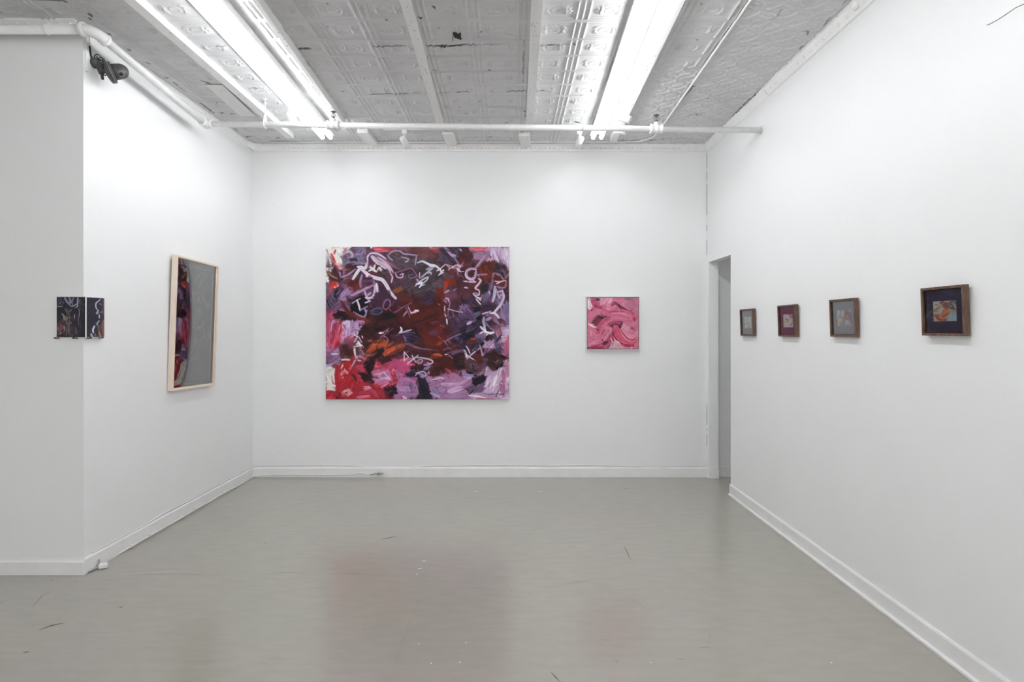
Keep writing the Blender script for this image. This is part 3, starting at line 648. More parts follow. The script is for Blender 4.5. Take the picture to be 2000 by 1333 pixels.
    B('1310,230 1400,190 1530,200 1560,300 1500,350 1370,350', (50, 42, 66), col2=(92, 78, 112), ang=20, rough=10); S('1310,250 1340,290 1350,360', 30, (150, 124, 170), dry=.25); S('1300,200 1400,195', 14, (140, 110, 160))
    B('1100,230 1300,200 1320,310 1140,320', (90, 50, 80), col2=(110, 64, 88), rough=14, a=.7)
    S('1325,505 1332,660', 18, (226, 220, 232), dry=0); S('1328,510 1370,560 1405,600', 16, (226, 220, 232), dry=0); S('1335,645 1400,590', 14, (206, 196, 216), dry=0); S('1380,700 1460,640 1555,565', 24, (214, 204, 224), dry=0); S('1455,565 1520,690', 24, (210, 200, 220), dry=.02); S('1530,690 1580,660', 16, (190, 176, 204))
    S('1290,400 1400,385 1500,430 1583,460', 40, (162, 126, 158), col2=(128, 90, 118), dry=.2)
    # ---- lower right
    c.frame(791.7, 650, .5)
    S('0,420 80,450 180,470 380,490', 34, (156, 120, 150), col2=(120, 70, 84), dry=.3)
    B('60,180 420,140 520,300 440,420 200,400', (124, 50, 44), col2=(106, 44, 44), ang=45, rough=18)
    S('250,200 420,240', 60, (112, 62, 84), dry=.4); S('260,220 430,140', 90, (108, 66, 92), dry=.4, a=.7); S('380,250 440,310', 20, (170, 80, 60), dry=.3); S('370,390 450,340', 60, (164, 74, 52), dry=.4)
    S('370,110 490,110', 50, (150, 54, 44), dry=.35); S('420,80 500,100', 26, (196, 130, 150), dry=.4)
    S('0,120 60,260', 40, (46, 32, 44), dry=.2)
    S('1070,30 950,140 760,220 540,310', 34, (104, 84, 112), col2=(80, 64, 90), dry=.25); S('1080,60 960,170 780,220', 20, NV, dry=.1)
    S('640,200 780,60 880,20', 60, (84, 70, 96), dry=.35); S('860,60 920,20', 50, (196, 164, 204), dry=.2)
    S('470,320 540,415', 18, (170, 136, 166), dry=.1); S('490,350 620,270 760,210', 22, (150, 118, 152), dry=.2); S('520,310 580,360', 16, (150, 116, 150), dry=.2)
    c.jab(26, (520, 210, 800, 480), 60, 160, (10, 26), [(120, 92, 126), (150, 116, 152), (72, 50, 70), (92, 70, 98)], -30, 60, 4, a=.7, dry=.3)
    B('780,200 960,180 1000,330 900,420 790,370', (38, 36, 56), col2=(54, 48, 68), rough=14)
    B('870,330 960,290 1050,290 1020,350 930,380 900,440 870,400', (134, 62, 46), col2=(104, 52, 46), ang=-30, rough=10)
    S('920,300 1000,300', 30, (190, 84, 50), dry=.3)
    B('1000,230 1180,200 1180,300 1090,370 1000,300', (160, 130, 168), col2=(124, 100, 134), rough=14); S('1010,300 1100,340', 60, (86, 82, 106), dry=.3)
    S('1195,250 1150,330 1070,400', 40, (36, 30, 42), dry=.05)
    B('1140,340 1290,310 1310,420 1260,490 1120,440', (188, 148, 188), col2=(206, 176, 208), ang=-50, rough=10); S('1180,450 1260,480', 20, (84, 64, 82), dry=.3)
    S('1240,200 1310,260 1340,450', 60, (78, 74, 102), col2=(104, 100, 130), dry=.25)
    c.smear(60, (300, 0, 1540, 700), 180, 50, 7)
    # white star
    S('1130,60 1140,130 1170,235', 40, (204, 200, 222), dry=.1); S('1060,215 1110,185 1160,190', 26, (232, 228, 238), dry=0); S('1070,100 1130,160', 34, (222, 218, 232), dry=.02); S('1160,185 1225,205 1285,195', 42, (234, 230, 240), dry=0); S('1160,30 1220,110 1300,165', 26, (142, 128, 160), dry=.15); S('1140,150 1190,230', 26, (232, 230, 238), dry=0); S('1120,20 1140,80', 44, (166, 160, 190), dry=.2)
    S('1330,340 1400,260 1460,220', 40, (64, 62, 90), dry=.15); S('1340,370 1420,300', 20, (120, 118, 150), dry=.2); S('1380,420 1460,370', 60, (110, 96, 132), dry=.25)
    B('1420,130 1530,80 1540,220 1440,230', (168, 156, 190), col2=(190, 174, 206), rough=8); B('1430,250 1510,220 1500,340 1420,350', (200, 166, 190), rough=10)
    B('1450,360 1545,280 1545,600 1440,560', (190, 120, 150), col2=(176, 104, 136), ang=80, rough=8)
    S('1340,470 1440,500', 90, (84, 76, 100), dry=.3)
    B('1140,540 1300,500 1450,570 1520,600 1450,660 1360,800 1280,800 1180,720', (60, 38, 42), col2=(82, 54, 56), ang=30, rough=16)
    S('1400,580 1540,618', 26, BK, dry=.05); S('1290,810 1400,740 1450,680', 44, (36, 24, 32), dry=.2); S('1330,680 1440,640', 60, (130, 96, 104), dry=.55)
    B('1100,640 1180,620 1170,740 1090,760', (104, 76, 106), rough=12); S('1090,560 1130,540', 40, (170, 130, 170), dry=.3)
    B('940,560 1080,540 1080,680 980,690', (116, 50, 46), col2=(90, 42, 44), rough=14)
    B('800,640 1000,640 1090,800 1000,860 840,800', (112, 82, 92), col2=(84, 56, 66), ang=60, rough=14); c.jab(24, (810, 650, 1060, 840), 20, 60, (8, 18), [(176, 136, 160), (60, 36, 46), (150, 112, 132)], 50, 40, 8, a=.6, dry=.5)
    B('640,560 800,540 810,760 720,800 640,720', (52, 34, 44), col2=(72, 44, 54), rough=16)
    S('850,830 940,870 1000,900', 50, (50, 34, 50), dry=.15); S('700,850 780,900', 60, (92, 60, 88), dry=.3)
    S('840,415 880,480 900,540', 24, (206, 190, 214), dry=.05); S('810,490 830,540 850,600', 40, (222, 216, 232), dry=.02); S('820,480 850,560 970,640', 22, (230, 226, 236), dry=0); S('850,630 930,550 1060,450', 24, (202, 178, 208), dry=.02); S('1060,400 1085,480 1105,575', 24, (198, 164, 198), dry=.05); S('940,490 990,440', 16, (170, 140, 170), dry=.1); S('800,610 850,600', 14, (140, 116, 140))
    S('600,550 700,510 800,470', 34, (130, 104, 140), dry=.25); S('490,550 530,552', 22, (226, 206, 224), dry=0); S('540,550 620,620', 20, (150, 114, 140), dry=.1); S('530,530 700,490', 24, (120, 92, 124), dry=.2)
    S('280,570 360,550 440,570', 40, (206, 110, 62), dry=.25); S('260,600 420,600', 50, (150, 68, 50), dry=.4)
    S('300,700 460,660 620,760', 130, (86, 36, 40), col2=(100, 42, 42), dry=.2); B('480,800 620,800 600,860 540,870', (144, 46, 40), rough=10)
    B('250,760 460,720 520,830 300,930 240,880', (78, 40, 42), col2=(92, 46, 46), rough=16)
    c.smear(60, (200, 500, 1540, 1280), 180, 54, 8)
    # foot of the figure: white loop and column
    S('10,690 60,640 125,645 90,700 30,690', 14, (206, 196, 214), dry=0)
    S('0,600 100,605 220,625 290,660 270,700 200,690', 26, (206, 196, 216), dry=.05); S('150,720 250,720', 30, (186, 170, 200), dry=.15); S('160,790 230,760', 50, (162, 144, 182), dry=.2)
    S('10,900 50,850 140,830 180,870 150,920', 22, (190, 184, 208), dry=.05); S('100,870 160,960 230,1040', 56, (172, 168, 198), col2=(140, 134, 170), dry=.12)
    B('40,930 170,940 230,1090 300,1292 20,1292 60,1150', (40, 34, 48), col2=(56, 46, 62), ang=60, rough=8); S('30,980 70,1100', 50, (96, 70, 96), dry=.5)
    S('0,960 30,940', 60, (196, 90, 140), dry=.1); S('0,1050 40,1200', 70, (170, 130, 166), dry=.3)
    S('20,700 60,780', 60, (90, 40, 50), dry=.3)
    B('260,960 480,920 820,900 950,1000 820,1150 520,1292 320,1250 240,1080', (184, 138, 176), col2=(170, 122, 162), ang=-20, rough=14)
    S('620,880 820,1000', 90, (186, 130, 170), col2=(172, 120, 160), dry=.3); S('280,970 420,930 480,950', 30, (206, 176, 206), dry=.3); S('290,975 370,985', 16, (140, 60, 80), dry=.2); S('460,990 490,960', 14, (96, 60, 76))
    S('440,1040 700,1030 850,960', 60, (206, 168, 198), dry=.4); S('560,1150 760,1090', 90, (206, 176, 208), dry=.4); S('500,1230 800,1220', 80, (172, 136, 176), dry=.3)
    S('350,1110 420,1060 500,1090 515,1150 460,1190 380,1150 360,1090', 14, (112, 116, 152), dry=.1); S('290,1110 340,1180 430,1200', 44, (140, 136, 172), dry=.3); S('310,1090 360,1080 350,1130', 20, (116, 120, 156), dry=.1)
    S('260,1180 400,1240', 50, (186, 160, 200), dry=.3)
    B('780,880 950,880 930,960 830,940', (150, 136, 180), col2=(196, 180, 208), rough=12)
    # right bottom fan
    S('1400,800 1340,960 1250,1130', 120, (222, 206, 222), col2=(190, 160, 190), dry=.15); S('1340,900 1280,1060', 40, (240, 234, 240), dry=.15)
    S('1440,820 1460,1000', 60, (182, 118, 150), dry=.2); S('1420,1000 1440,1180', 90, (172, 116, 152), dry=.25); S('1500,700 1520,900', 70, (190, 132, 160), dry=.3); S('1380,1000 1440,1030', 16, (214, 186, 206), dry=.1)
    S('1380,1120 1320,1250', 16, (130, 80, 116), dry=.2); S('1180,1180 1260,1120', 60, (200, 170, 200), dry=.3)
    B('950,940 1120,880 1180,900 1120,1020 980,1090 930,1030', (38, 32, 48), col2=(52, 42, 60), ang=-45, rough=9)
    B('830,1110 960,1040 1000,1080 1100,1030 1150,1050 1100,1150 960,1180 890,1200', (140, 110, 144), col2=(110, 84, 116), ang=-30, rough=10)
    S('1090,1040 1040,1140', 60, (130, 100, 136), dry=.3); S('890,1200 960,1130', 20, (50, 44, 68), dry=.1); S('830,1105 890,1150', 14, (58, 44, 60), dry=.1)
    B('860,1210 1240,1200 1380,1250 1480,1292 1000,1280', (206, 180, 204), col2=(176, 140, 172), ang=8, rough=10); S('880,1215 1040,1235 1180,1265', 22, (236, 226, 234), dry=.2)
    S('1000,1270 1300,1280', 30, (176, 104, 138), dry=.3); S('1400,1240 1460,1280 1520,1220', 40, (214, 188, 208), dry=.25)
    c.frame(0, 0, 1); c.smear(130, (60, 50, 1560, 1290), 70, 14, 9, a=.5, dry=.5)
    # spatter
    c.frame(41.7, 650, .5)
    c.dots('365,850 380,1170 225,1250 500,1110 165,1250 65,1030 55,1095 170,1085 1180,895 1250,915 1200,770 1340,1000 1415,1050 1510,1095 975,435 910,425 850,370 1035,520 1110,510 1200,512 1235,600 1270,510 1345,465 1395,480 600,1005 945,1190 490,105 320,5', 6, BK)
    c.dots('380,1172 225,1252 975,436', 10, BK)
    c.frame(791.7, 650, .5)
    c.dots('545,920 150,200 435,265 330,50 460,90 10,1090', 6, BK)
    # small dated signature, lower right corner
    for s in ('1130,1190 1150,1182 1165,1196 1180,1186', '1195,1190 1210,1205 1200,1225', '1225,1195 1240,1188 1240,1208 1252,1196', '1268,1180 1275,1205 1292,1196',
              '1300,1205 1325,1190 1345,1182', '1370,1190 1382,1186 1374,1204 1390,1204', '1402,1190 1412,1200 1400,1206 1404,1190', '1425,1186 1428,1206', '1442,1190 1458,1196 1446,1206 1440,1198', '1350,1200 1320,1245'):
        S(s, 8, (70, 48, 70), dry=0, taper=.1, thick=.2)
    g = c.img.mean(2, keepdims=True); c.img = np.clip((c.img * .92 + g * .08) ** 1.24 * 1.07, 0, 1)
    return c

def paint_pink():
    c = Canvas((250, 196, 1210, 1160), 250, 250, (206, 118, 144))
    B = c.blob; S = c.stroke
    B('0,0 1500,0 1500,1400 0,1400', (212, 126, 152), col2=(196, 104, 132), ang=-20)
    B('250,190 330,200 340,340 320,420 250,400', (232, 194, 208), col2=(240, 216, 224), ang=70)
    B('930,190 1210,190 1210,520 1000,470 930,360', (204, 130, 152), col2=(190, 112, 138), ang=50); S('960,215 1150,235', 50, (140, 104, 118), dry=.45)
    B('430,200 700,200 700,330 560,350', (216, 144, 168), col2=(228, 176, 194), ang=-40)
    S('340,210 400,310 500,400', 120, (176, 66, 100), col2=(198, 96, 126), dry=.2); S('420,230 480,240', 60, (92, 50, 68), dry=.3); S('390,340 470,390 540,410', 50, (160, 56, 86), dry=.3)
    S('500,330 590,250 640,240', 60, (224, 156, 178), dry=.3); S('550,360 640,280', 16, (178, 80, 108))
    S('640,400 760,330 900,300', 140, (216, 136, 164), col2=(204, 112, 142), dry=.15)
    S('330,430 400,450 350,420', 70, (120, 52, 76), dry=.4); S('300,540 420,470 560,460', 120, (210, 124, 150), dry=.2)
    S('710,340 770,300 870,370 960,430 1120,520', 66, (110, 46, 68), col2=(176, 72, 104), dry=.12)
    S('830,330 930,390 990,440', 26, (60, 34, 46), dry=.25)
    S('560,420 700,480 900,480 1040,520 1060,590', 130, (202, 96, 126), col2=(216, 120, 148), dry=.08, thick=1.6)
    S('660,470 820,452 980,470', 14, (150, 44, 76)); S('620,540 700,580 760,575', 14, (140, 40, 70)); S('700,500 900,490 1020,540', 20, (226, 150, 174), dry=.2); S('600,400 690,430', 18, (226, 180, 196), dry=.3)
    B('330,660 440,530 600,540 640,600 500,690 420,730', (72, 44, 58), col2=(120, 58, 80), ang=-20); S('380,710 470,640', 60, (150, 54, 78), dry=.35); S('460,540 520,590 600,540', 20, (60, 32, 44))
    B('1060,520 1210,520 1210,640 1100,640', (188, 74, 104), col2=(206, 110, 138), ang=40); S('1130,560 1140,650', 20, (150, 40, 66))
    S('980,700 1080,690 1200,640', 60, (206, 128, 152), dry=.2); S('1040,750 1130,790', 50, (160, 84, 112), dry=.2)
    B('870,740 960,690 1060,760 1000,820', (228, 184, 200), col2=(214, 150, 174), ang=30)
    # big folded band
    S('480,1010 520,860 580,740 690,640 830,620 960,640 1080,640', 110, (208, 108, 138), col2=(218, 128, 156), dry=.06, thick=1.8)
    S('430,900 480,760 560,640 640,600', 100, (206, 104, 134), col2=(192, 84, 114), dry=.1, thick=1.5)
    B('640,740 740,650 900,640 900,720 820,860 720,880 640,830', (80, 42, 58), col2=(132, 54, 80), ang=50)
    S('640,700 760,660 900,680', 50, (176, 74, 104), dry=.3); S('850,740 900,680', 24, (60, 36, 46), dry=.3)
    S('780,760 860,900 980,1010 1100,1040 1190,950', 170, (200, 58, 84), col2=(214, 110, 140), dry=.06, thick=1.8)
    S('900,800 1000,930 1110,960 1180,860', 130, (216, 122, 150), col2=(226, 150, 172), dry=.1, thick=1.5)
    S('720,880 830,980 950,1080 1130,1095', 50, (150, 30, 58), col2=(196, 76, 104), dry=.1, thick=1.4); S('860,770 940,890 1040,980 1180,990', 16, (150, 36, 62), dry=.2); S('1080,1010 1180,930', 14, (160, 40, 70)); S('760,900 860,1000 960,1060', 20, (214, 130, 156), dry=.2)
    S('600,760 690,790 640,900 560,980', 70, (212, 124, 152), col2=(224, 150, 174), dry=.12, thick=1.5); S('520,880 570,790', 14, (130, 34, 62)); S('520,1000 545,970', 20, (110, 30, 54))
    B('270,690 340,700 420,770 340,760', (236, 208, 218), rough=6); S('280,820 360,860 430,910 460,890', 40, (216, 128, 154), dry=.2); S('420,780 460,810', 24, (130, 30, 58), dry=.2)
    B('250,900 460,940 480,1040 350,1100 250,1120', (214, 132, 156), col2=(204, 114, 142), ang=30); S('280,920 380,980 470,960', 16, (184, 90, 118), dry=.2)
    S('340,1120 520,1090 640,1010 690,910', 90, (170, 54, 84), col2=(190, 80, 110), dry=.1, thick=1.4); S('540,1060 620,1030', 70, (80, 42, 60), dry=.3); S('620,1140 690,1060 690,990', 24, (92, 52, 68), dry=.1)
    S('250,1140 420,1130 560,1150', 50, (160, 60, 90), dry=.2); S('280,1060 420,1060', 40, (218, 140, 164), dry=.3)
    B('690,960 760,990 900,1080 1000,1160 640,1160 700,1060', (222, 172, 190), col2=(206, 150, 172), ang=40); S('720,950 745,1010', 26, (130, 36, 62)); S('730,1030 720,1110', 12, (150, 90, 112)); S('800,1010 870,1050', 24, (240, 214, 224), dry=.3); S('1060,1140 1110,1130', 20, (246, 232, 238))
    S('1120,1140 1200,1060', 60, (204, 120, 146), dry=.2)
    c.smear(120, (260, 200, 1200, 1150), 140, 30, 3, a=.5, dry=.5, j=.12)
    S('940,380 930,300 950,280', 10, (232, 180, 198)); S('300,900 340,850', 8, (236, 190, 206))
    return c

def paint_card_violet():          # pale sheet, green-blue above
    c = Canvas((285, 478, 515, 885), 44, 62, (206, 208, 204)); S = c.stroke; B = c.blob
    B('200,400 600,400 600,900 200,900', (214, 216, 212), col2=(186, 184, 178), ang=60)
    B('285,478 460,470 440,600 330,640 285,600', (206, 222, 222), col2=(226, 234, 236), ang=-30); S('330,560 400,530 380,600', 50, (150, 190, 190), dry=.3)
    S('420,500 500,560', 40, (222, 228, 232)); S('310,700 380,660 460,640', 24, (160, 156, 148), dry=.3); S('390,740 420,690 440,740 400,760', 20, (176, 160, 140))
    S('300,870 320,780 340,730', 34, (244, 246, 246)); S('360,850 420,780 490,740', 30, (150, 146, 140), dry=.4); S('380,800 480,860', 26, (170, 164, 150), dry=.4); S('400,870 410,840', 30, (232, 230, 220)); S('500,720 505,850', 16, (214, 206, 188))
    return c

def paint_card_rose():            # yellow, blue and dark hooks
    c = Canvas((315, 490, 618, 915), 56, 78, (222, 208, 206)); S = c.stroke; B = c.blob
    B('200,400 700,400 700,1000 200,1000', (228, 212, 214), col2=(214, 196, 186), ang=70); B('315,490 470,485 440,600 330,660', (234, 218, 226), rough=10)
    B('470,480 618,470 618,620 560,600', (150, 70, 86), col2=(196, 120, 130), ang=-40); S('560,560 600,500', 26, (234, 190, 196), dry=.2); S('510,560 530,600 590,640', 26, (226, 180, 170))
    S('385,645 430,660 460,720 460,760', 30, (84, 64, 58), dry=.05); S('390,655 360,700', 20, (206, 186, 150)); S('490,650 520,670', 40, (166, 140, 110), dry=.3)
    S('530,740 580,700 615,660', 40, (232, 220, 170), dry=.2); S('350,890 390,790 400,730', 50, (220, 184, 150), col2=(236, 206, 170)); S('330,740 400,730', 30, (200, 150, 120), dry=.3); S('410,900 430,800 440,740', 20, (232, 216, 176))
    S('450,900 480,820 530,770', 60, (168, 190, 208), col2=(196, 212, 222)); S('530,860 570,800 590,760', 30, (110, 80, 70), dry=.1); S('560,890 600,820', 36, (238, 214, 226)); S('600,730 612,800', 20, (226, 200, 206))
    return c

def paint_card_umber():           # brown and grey with an ochre leaf
    c = Canvas((370, 452, 762, 912), 70, 82, (168, 158, 158)); S = c.stroke; B = c.blob
    B('200,400 900,400 900,1000 200,1000', (170, 158, 158), col2=(140, 124, 122), ang=50)
    B('370,460 460,450 430,600 400,720 370,720', (226, 230, 238), col2=(200, 214, 220), ang=80); S('390,560 400,500', 30, (170, 206, 206), dry=.3); S('400,660 420,690', 30, (160, 160, 190))
    S('460,560 500,520 540,620', 60, (226, 180, 176), dry=.15); S('540,470 560,560 540,590', 30, (240, 242, 244), dry=.05); S('500,630 560,640', 20, (236, 214, 206)); S('500,480 480,540', 24, (130, 116, 122), dry=.3)
    B('580,470 720,480 762,560 762,760 640,760 580,640', (146, 110, 104), col2=(120, 96, 98), ang=60); S('600,520 660,560 720,640', 40, (112, 92, 96), dry=.3); S('650,630 670,640', 26, (226, 196, 190)); S('640,720 700,750', 60, (176, 96, 80), dry=.2); S('620,680 690,690', 26, (180, 130, 120), dry=.3)
    B('690,460 762,450 762,530', (238, 240, 246), rough=6); S('380,880 430,800 490,720', 60, (222, 190, 130), col2=(240, 226, 196)); S('410,860 460,780', 20, (176, 130, 50)); S('400,760 470,690', 30, (232, 226, 218)); S('400,900 440,880', 30, (240, 232, 220))
    S('540,700 560,820 520,880', 70, (140, 138, 142), col2=(120, 124, 130), dry=.2); S('600,790 640,770 700,800', 40, (232, 206, 200), dry=.2); S('600,890 660,830 750,900', 40, (236, 240, 246), dry=.15); S('690,820 750,860', 20, (130, 130, 140)); S('560,830 580,820', 16, (220, 232, 236))
    return c

def paint_card_rust():            # rust orange with sky blue corner
    c = Canvas((430, 490, 900, 905), 96, 84, (200, 160, 130)); S = c.stroke; B = c.blob
    B('300,400 1000,400 1000,1000 300,1000', (206, 186, 168), col2=(186, 150, 124), ang=-40); B('430,500 700,480 600,560 500,570 430,600', (206, 216, 224), col2=(226, 230, 236), ang=-20)
    S('450,640 500,580 560,560', 40, (240, 232, 220)); S('470,560 540,570', 20, (90, 90, 90), dry=.3); S('450,690 520,650 560,640', 50, (190, 130, 66)); S('440,620 520,600', 24, (232, 206, 150), dry=.2); S('580,540 640,510 720,540', 50, (140, 70, 60), dry=.15); S('660,500 720,510', 34, (230, 190, 140))
    B('620,560 720,540 770,600 720,700 640,660', (140, 66, 50), col2=(170, 84, 60), ang=60); S('600,590 640,640 690,660', 20, (240, 220, 206)); S('740,570 790,600 840,650', 90, (74, 76, 86), col2=(120, 124, 136), dry=.15); S('780,530 850,500 890,560', 60, (96, 98, 108), dry=.25); S('770,610 820,590', 14, (190, 196, 206)); S('800,640 880,680', 40, (60, 62, 72), dry=.2)
    S('540,680 620,650 560,720', 40, (240, 230, 216)); S('440,720 540,730 600,700', 30, (210, 214, 212)); S('640,780 680,700 720,680', 90, (214, 140, 70), col2=(196, 110, 60)); S('680,740 760,690 870,690', 50, (206, 140, 90), dry=.1); S('620,820 720,760 740,740', 60, (190, 90, 50), dry=.1)
    B('450,750 560,760 700,860 640,900 520,890', (190, 88, 58), col2=(212, 116, 76), ang=35); S('460,780 540,850 600,870', 24, (150, 60, 46)); S('560,790 600,850', 16, (244, 214, 180)); S('450,830 490,880 560,900', 30, (206, 226, 226)); S('440,890 520,900', 20, (236, 240, 242)); S('700,870 640,880', 24, (120, 60, 50))
    B('720,800 800,740 900,690 900,890 700,900', (150, 194, 212), col2=(190, 212, 230), ang=-50); S('760,840 800,780', 40, (200, 206, 236), dry=.2); S('840,760 880,730', 30, (120, 170, 196), dry=.2); S('720,880 890,880', 24, (220, 230, 240))
    return c

def paint_page_left():
    c = Canvas((125, 160, 730, 1150), 110, 180, (44, 40, 54)); S = c.stroke; B = c.blob
    B('0,0 900,0 900,1300 0,1300', (46, 42, 56), col2=(36, 32, 44), ang=88, j=.3)
    c.jab(50, (125, 160, 420, 380), 60, 160, (8, 22), [(120, 124, 146), (90, 92, 112), (60, 60, 76), (40, 42, 62)], 70, 25, 3, a=.7)
    S('320,180 380,300 440,370', 40, (150, 152, 176), dry=.3); S('420,180 440,260 420,340', 46, (130, 134, 158), dry=.35); S('500,180 470,300 490,370', 26, (140, 144, 168), dry=.3); S('580,170 575,330 570,420', 24, (176, 176, 190), dry=.15); S('130,398 200,402 270,396', 18, (210, 210, 220)); S('200,340 230,300', 30, (130, 132, 150), dry=.4)
    S('440,390 500,385 560,330', 22, (186, 186, 198), dry=.2); S('520,440 590,370', 14, (170, 170, 186), dry=.2); c.jab(40, (600, 200, 720, 520), 40, 100, (6, 14), [(96, 92, 110), (70, 68, 84), (130, 124, 140)], 80, 30, 4, a=.6)
    B('130,420 240,420 240,560 130,580', (32, 34, 36)); S('340,460 380,520 400,600', 70, (92, 90, 66), dry=.3); S('360,640 380,720', 50, (130, 126, 100), dry=.3); S('430,520 460,470', 26, (130, 130, 130), dry=.3); S('250,580 290,600 320,680 350,740', 34, (170, 166, 176), dry=.35)
    S('520,590 520,700', 18, (170, 166, 170), dry=.2); S('600,440 612,560 595,680 590,850', 12, (176, 172, 176), dry=.25)
    c.jab(60, (300, 640, 460, 1130), 40, 140, (8, 20), [(150, 142, 140), (110, 100, 96), (176, 160, 156), (70, 60, 66), (120, 100, 60)], 80, 25, 5, a=.7)
    c.jab(40, (140, 760, 320, 1080), 60, 200, (10, 26), [(150, 66, 56), (112, 52, 52), (170, 120, 116), (70, 56, 70), (130, 130, 150)], 86, 14, 6, a=.7); S('150,900 200,960', 60, (170, 72, 56), dry=.3); S('240,820 260,960', 30, (150, 84, 76), dry=.3); S('140,1060 200,1080 240,1020', 16, (200, 196, 206), dry=.2)
    c.jab(40, (320, 900, 560, 1150), 80, 220, (8, 18), [(150, 120, 120), (96, 70, 76), (120, 84, 80), (60, 56, 70), (90, 90, 104)], 89, 6, 7, a=.7); B('130,1090 330,1080 320,1150 130,1150', (70, 36, 40), rough=14)
    c.jab(36, (480, 560, 720, 1150), 120, 300, (6, 14), [(58, 56, 74), (72, 70, 90), (34, 32, 44)], 89, 4, 8, a=.7)
    return c

def paint_page_right():
    c = Canvas((745, 175, 1165, 1150), 76, 176, (48, 46, 60)); S = c.stroke; B = c.blob
    B('600,0 1300,0 1300,1300 600,1300', (58, 56, 70), col2=(44, 42, 56), ang=88, j=.25)
    c.jab(40, (760, 200, 1120, 1100), 60, 160, (10, 24), [(74, 72, 88), (88, 86, 100), (50, 48, 62)], 80, 25, 3, a=.5)
    S('1035,200 1000,250 950,300 935,370 950,440 990,490', 28, (206, 206, 216), dry=.1); S('990,490 960,560 990,540', 44, (170, 172, 184), dry=.25); S('1010,590 1012,680', 30, (210, 206, 214), dry=.15); S('1010,740 960,820 980,860', 34, (180, 180, 190), dry=.25); S('915,870 885,960 890,1040', 34, (222, 220, 228), dry=.1); S('850,1060 860,1120 880,1140', 36, (200, 198, 206), dry=.25)
    S('1040,540 1100,510', 40, (130, 128, 144), dry=.4); S('1010,320 1060,330', 50, (110, 108, 124), dry=.4); S('930,1120 920,1060', 40, (110, 110, 118), dry=.3); S('985,870 995,1000', 16, (170, 170, 160), dry=.3)
    B('1120,190 1170,190 1170,620 1130,600', (150, 80, 74), col2=(112, 66, 66), ang=90, rough=8, a=.8); B('1100,740 1170,715 1170,1160 1110,1150', (176, 90, 78), col2=(156, 76, 66), ang=90, rough=10); B('1010,900 1100,760 1120,1150 980,1150', (104, 84, 78), col2=(140, 100, 84), ang=75, rough=14, a=.8); S('1000,1000 1040,1140', 26, (190, 150, 120), dry=.25)
    S('760,180 770,1150', 60, (38, 36, 50), dry=.2)
    return c

def paint_drawing():              # dark sheet, 0..100 wide, 0..170 high
    c = Canvas((0, 0, 100, 180), 130, 234, (70, 66, 76)); S = c.stroke; B = c.blob
    B('-20,-20 130,-20 130,200 -20,200', (74, 71, 80), col2=(60, 58, 68), ang=70, rough=3)
    c.jab(90, (8, 14, 92, 64), 5, 16, (1, 3.4), [(104, 96, 116), (124, 112, 124), (90, 56, 72), (70, 64, 84), (150, 140, 150)], 100, 60, 1, a=.85)
    c.jab(80, (8, 64, 92, 122), 5, 18, (1, 3.2), [(70, 60, 96), (54, 46, 80), (96, 88, 116), (130, 126, 144), (64, 34, 58)], 100, 50, 2, a=.85)
    c.jab(60, (8, 115, 92, 168), 5, 20, (1, 3), [(70, 36, 62), (84, 48, 76), (110, 100, 120), (120, 112, 104), (50, 40, 66)], 95, 40, 3, a=.8)
    c.jab(30, (45, 30, 90, 140), 5, 14, (1, 2.6), [(140, 140, 132), (120, 118, 120), (150, 150, 146)], 100, 50, 5, a=.8)
    for p in ('7,8 93,8', '93,8 93,172', '7,172 93,172', '7,8 7,172'):
        S(p, 1.3, (224, 226, 236), a=1, dry=-.1, taper=0, j=0)
    return c

# ---------------------------------------------------------------- the room
def wallbox(name, boxes, m=M_WALL, label=None):
    b = MB()
    for q in boxes: b.box(*q)
    return struct(b.build(name, m), label)

# floor, with the scuffs and chips worn into it
fb = MB(); fb.add([(XFAR, YFRONT, 0), (XR, YFRONT, 0), (XR, YB, 0), (XFAR, YB, 0)], [(0, 1, 2, 3)])
fb.add([(XR, 3.0, 0), (3.4, 3.0, 0), (3.4, YB + .03, 0), (XR, YB + .03, 0)], [(0, 1, 2, 3)])
def fpt(x, y): return on_z(x, y, 0.)
def scuff(pts, w, mi, z=.0006):
    fb.m = mi; P_ = [fpt(*p) for p in pts]; L_ = []; R_ = []
    for i, p in enumerate(P_):
        d = (P_[min(i + 1, len(P_) - 1)] - P_[max(i - 1, 0)]).normalized(); s = Vector((-d.y, d.x, 0)); k = w * (1 if 0 < i < len(P_) - 1 else .25)
        L_.append(p + s * k + Vector((0, 0, z))); R_.append(p - s * k + Vector((0, 0, z)))
    n = len(P_); fb.add(L_ + R_, [(n + i, n + i + 1, i + 1, i) for i in range(n - 1)])
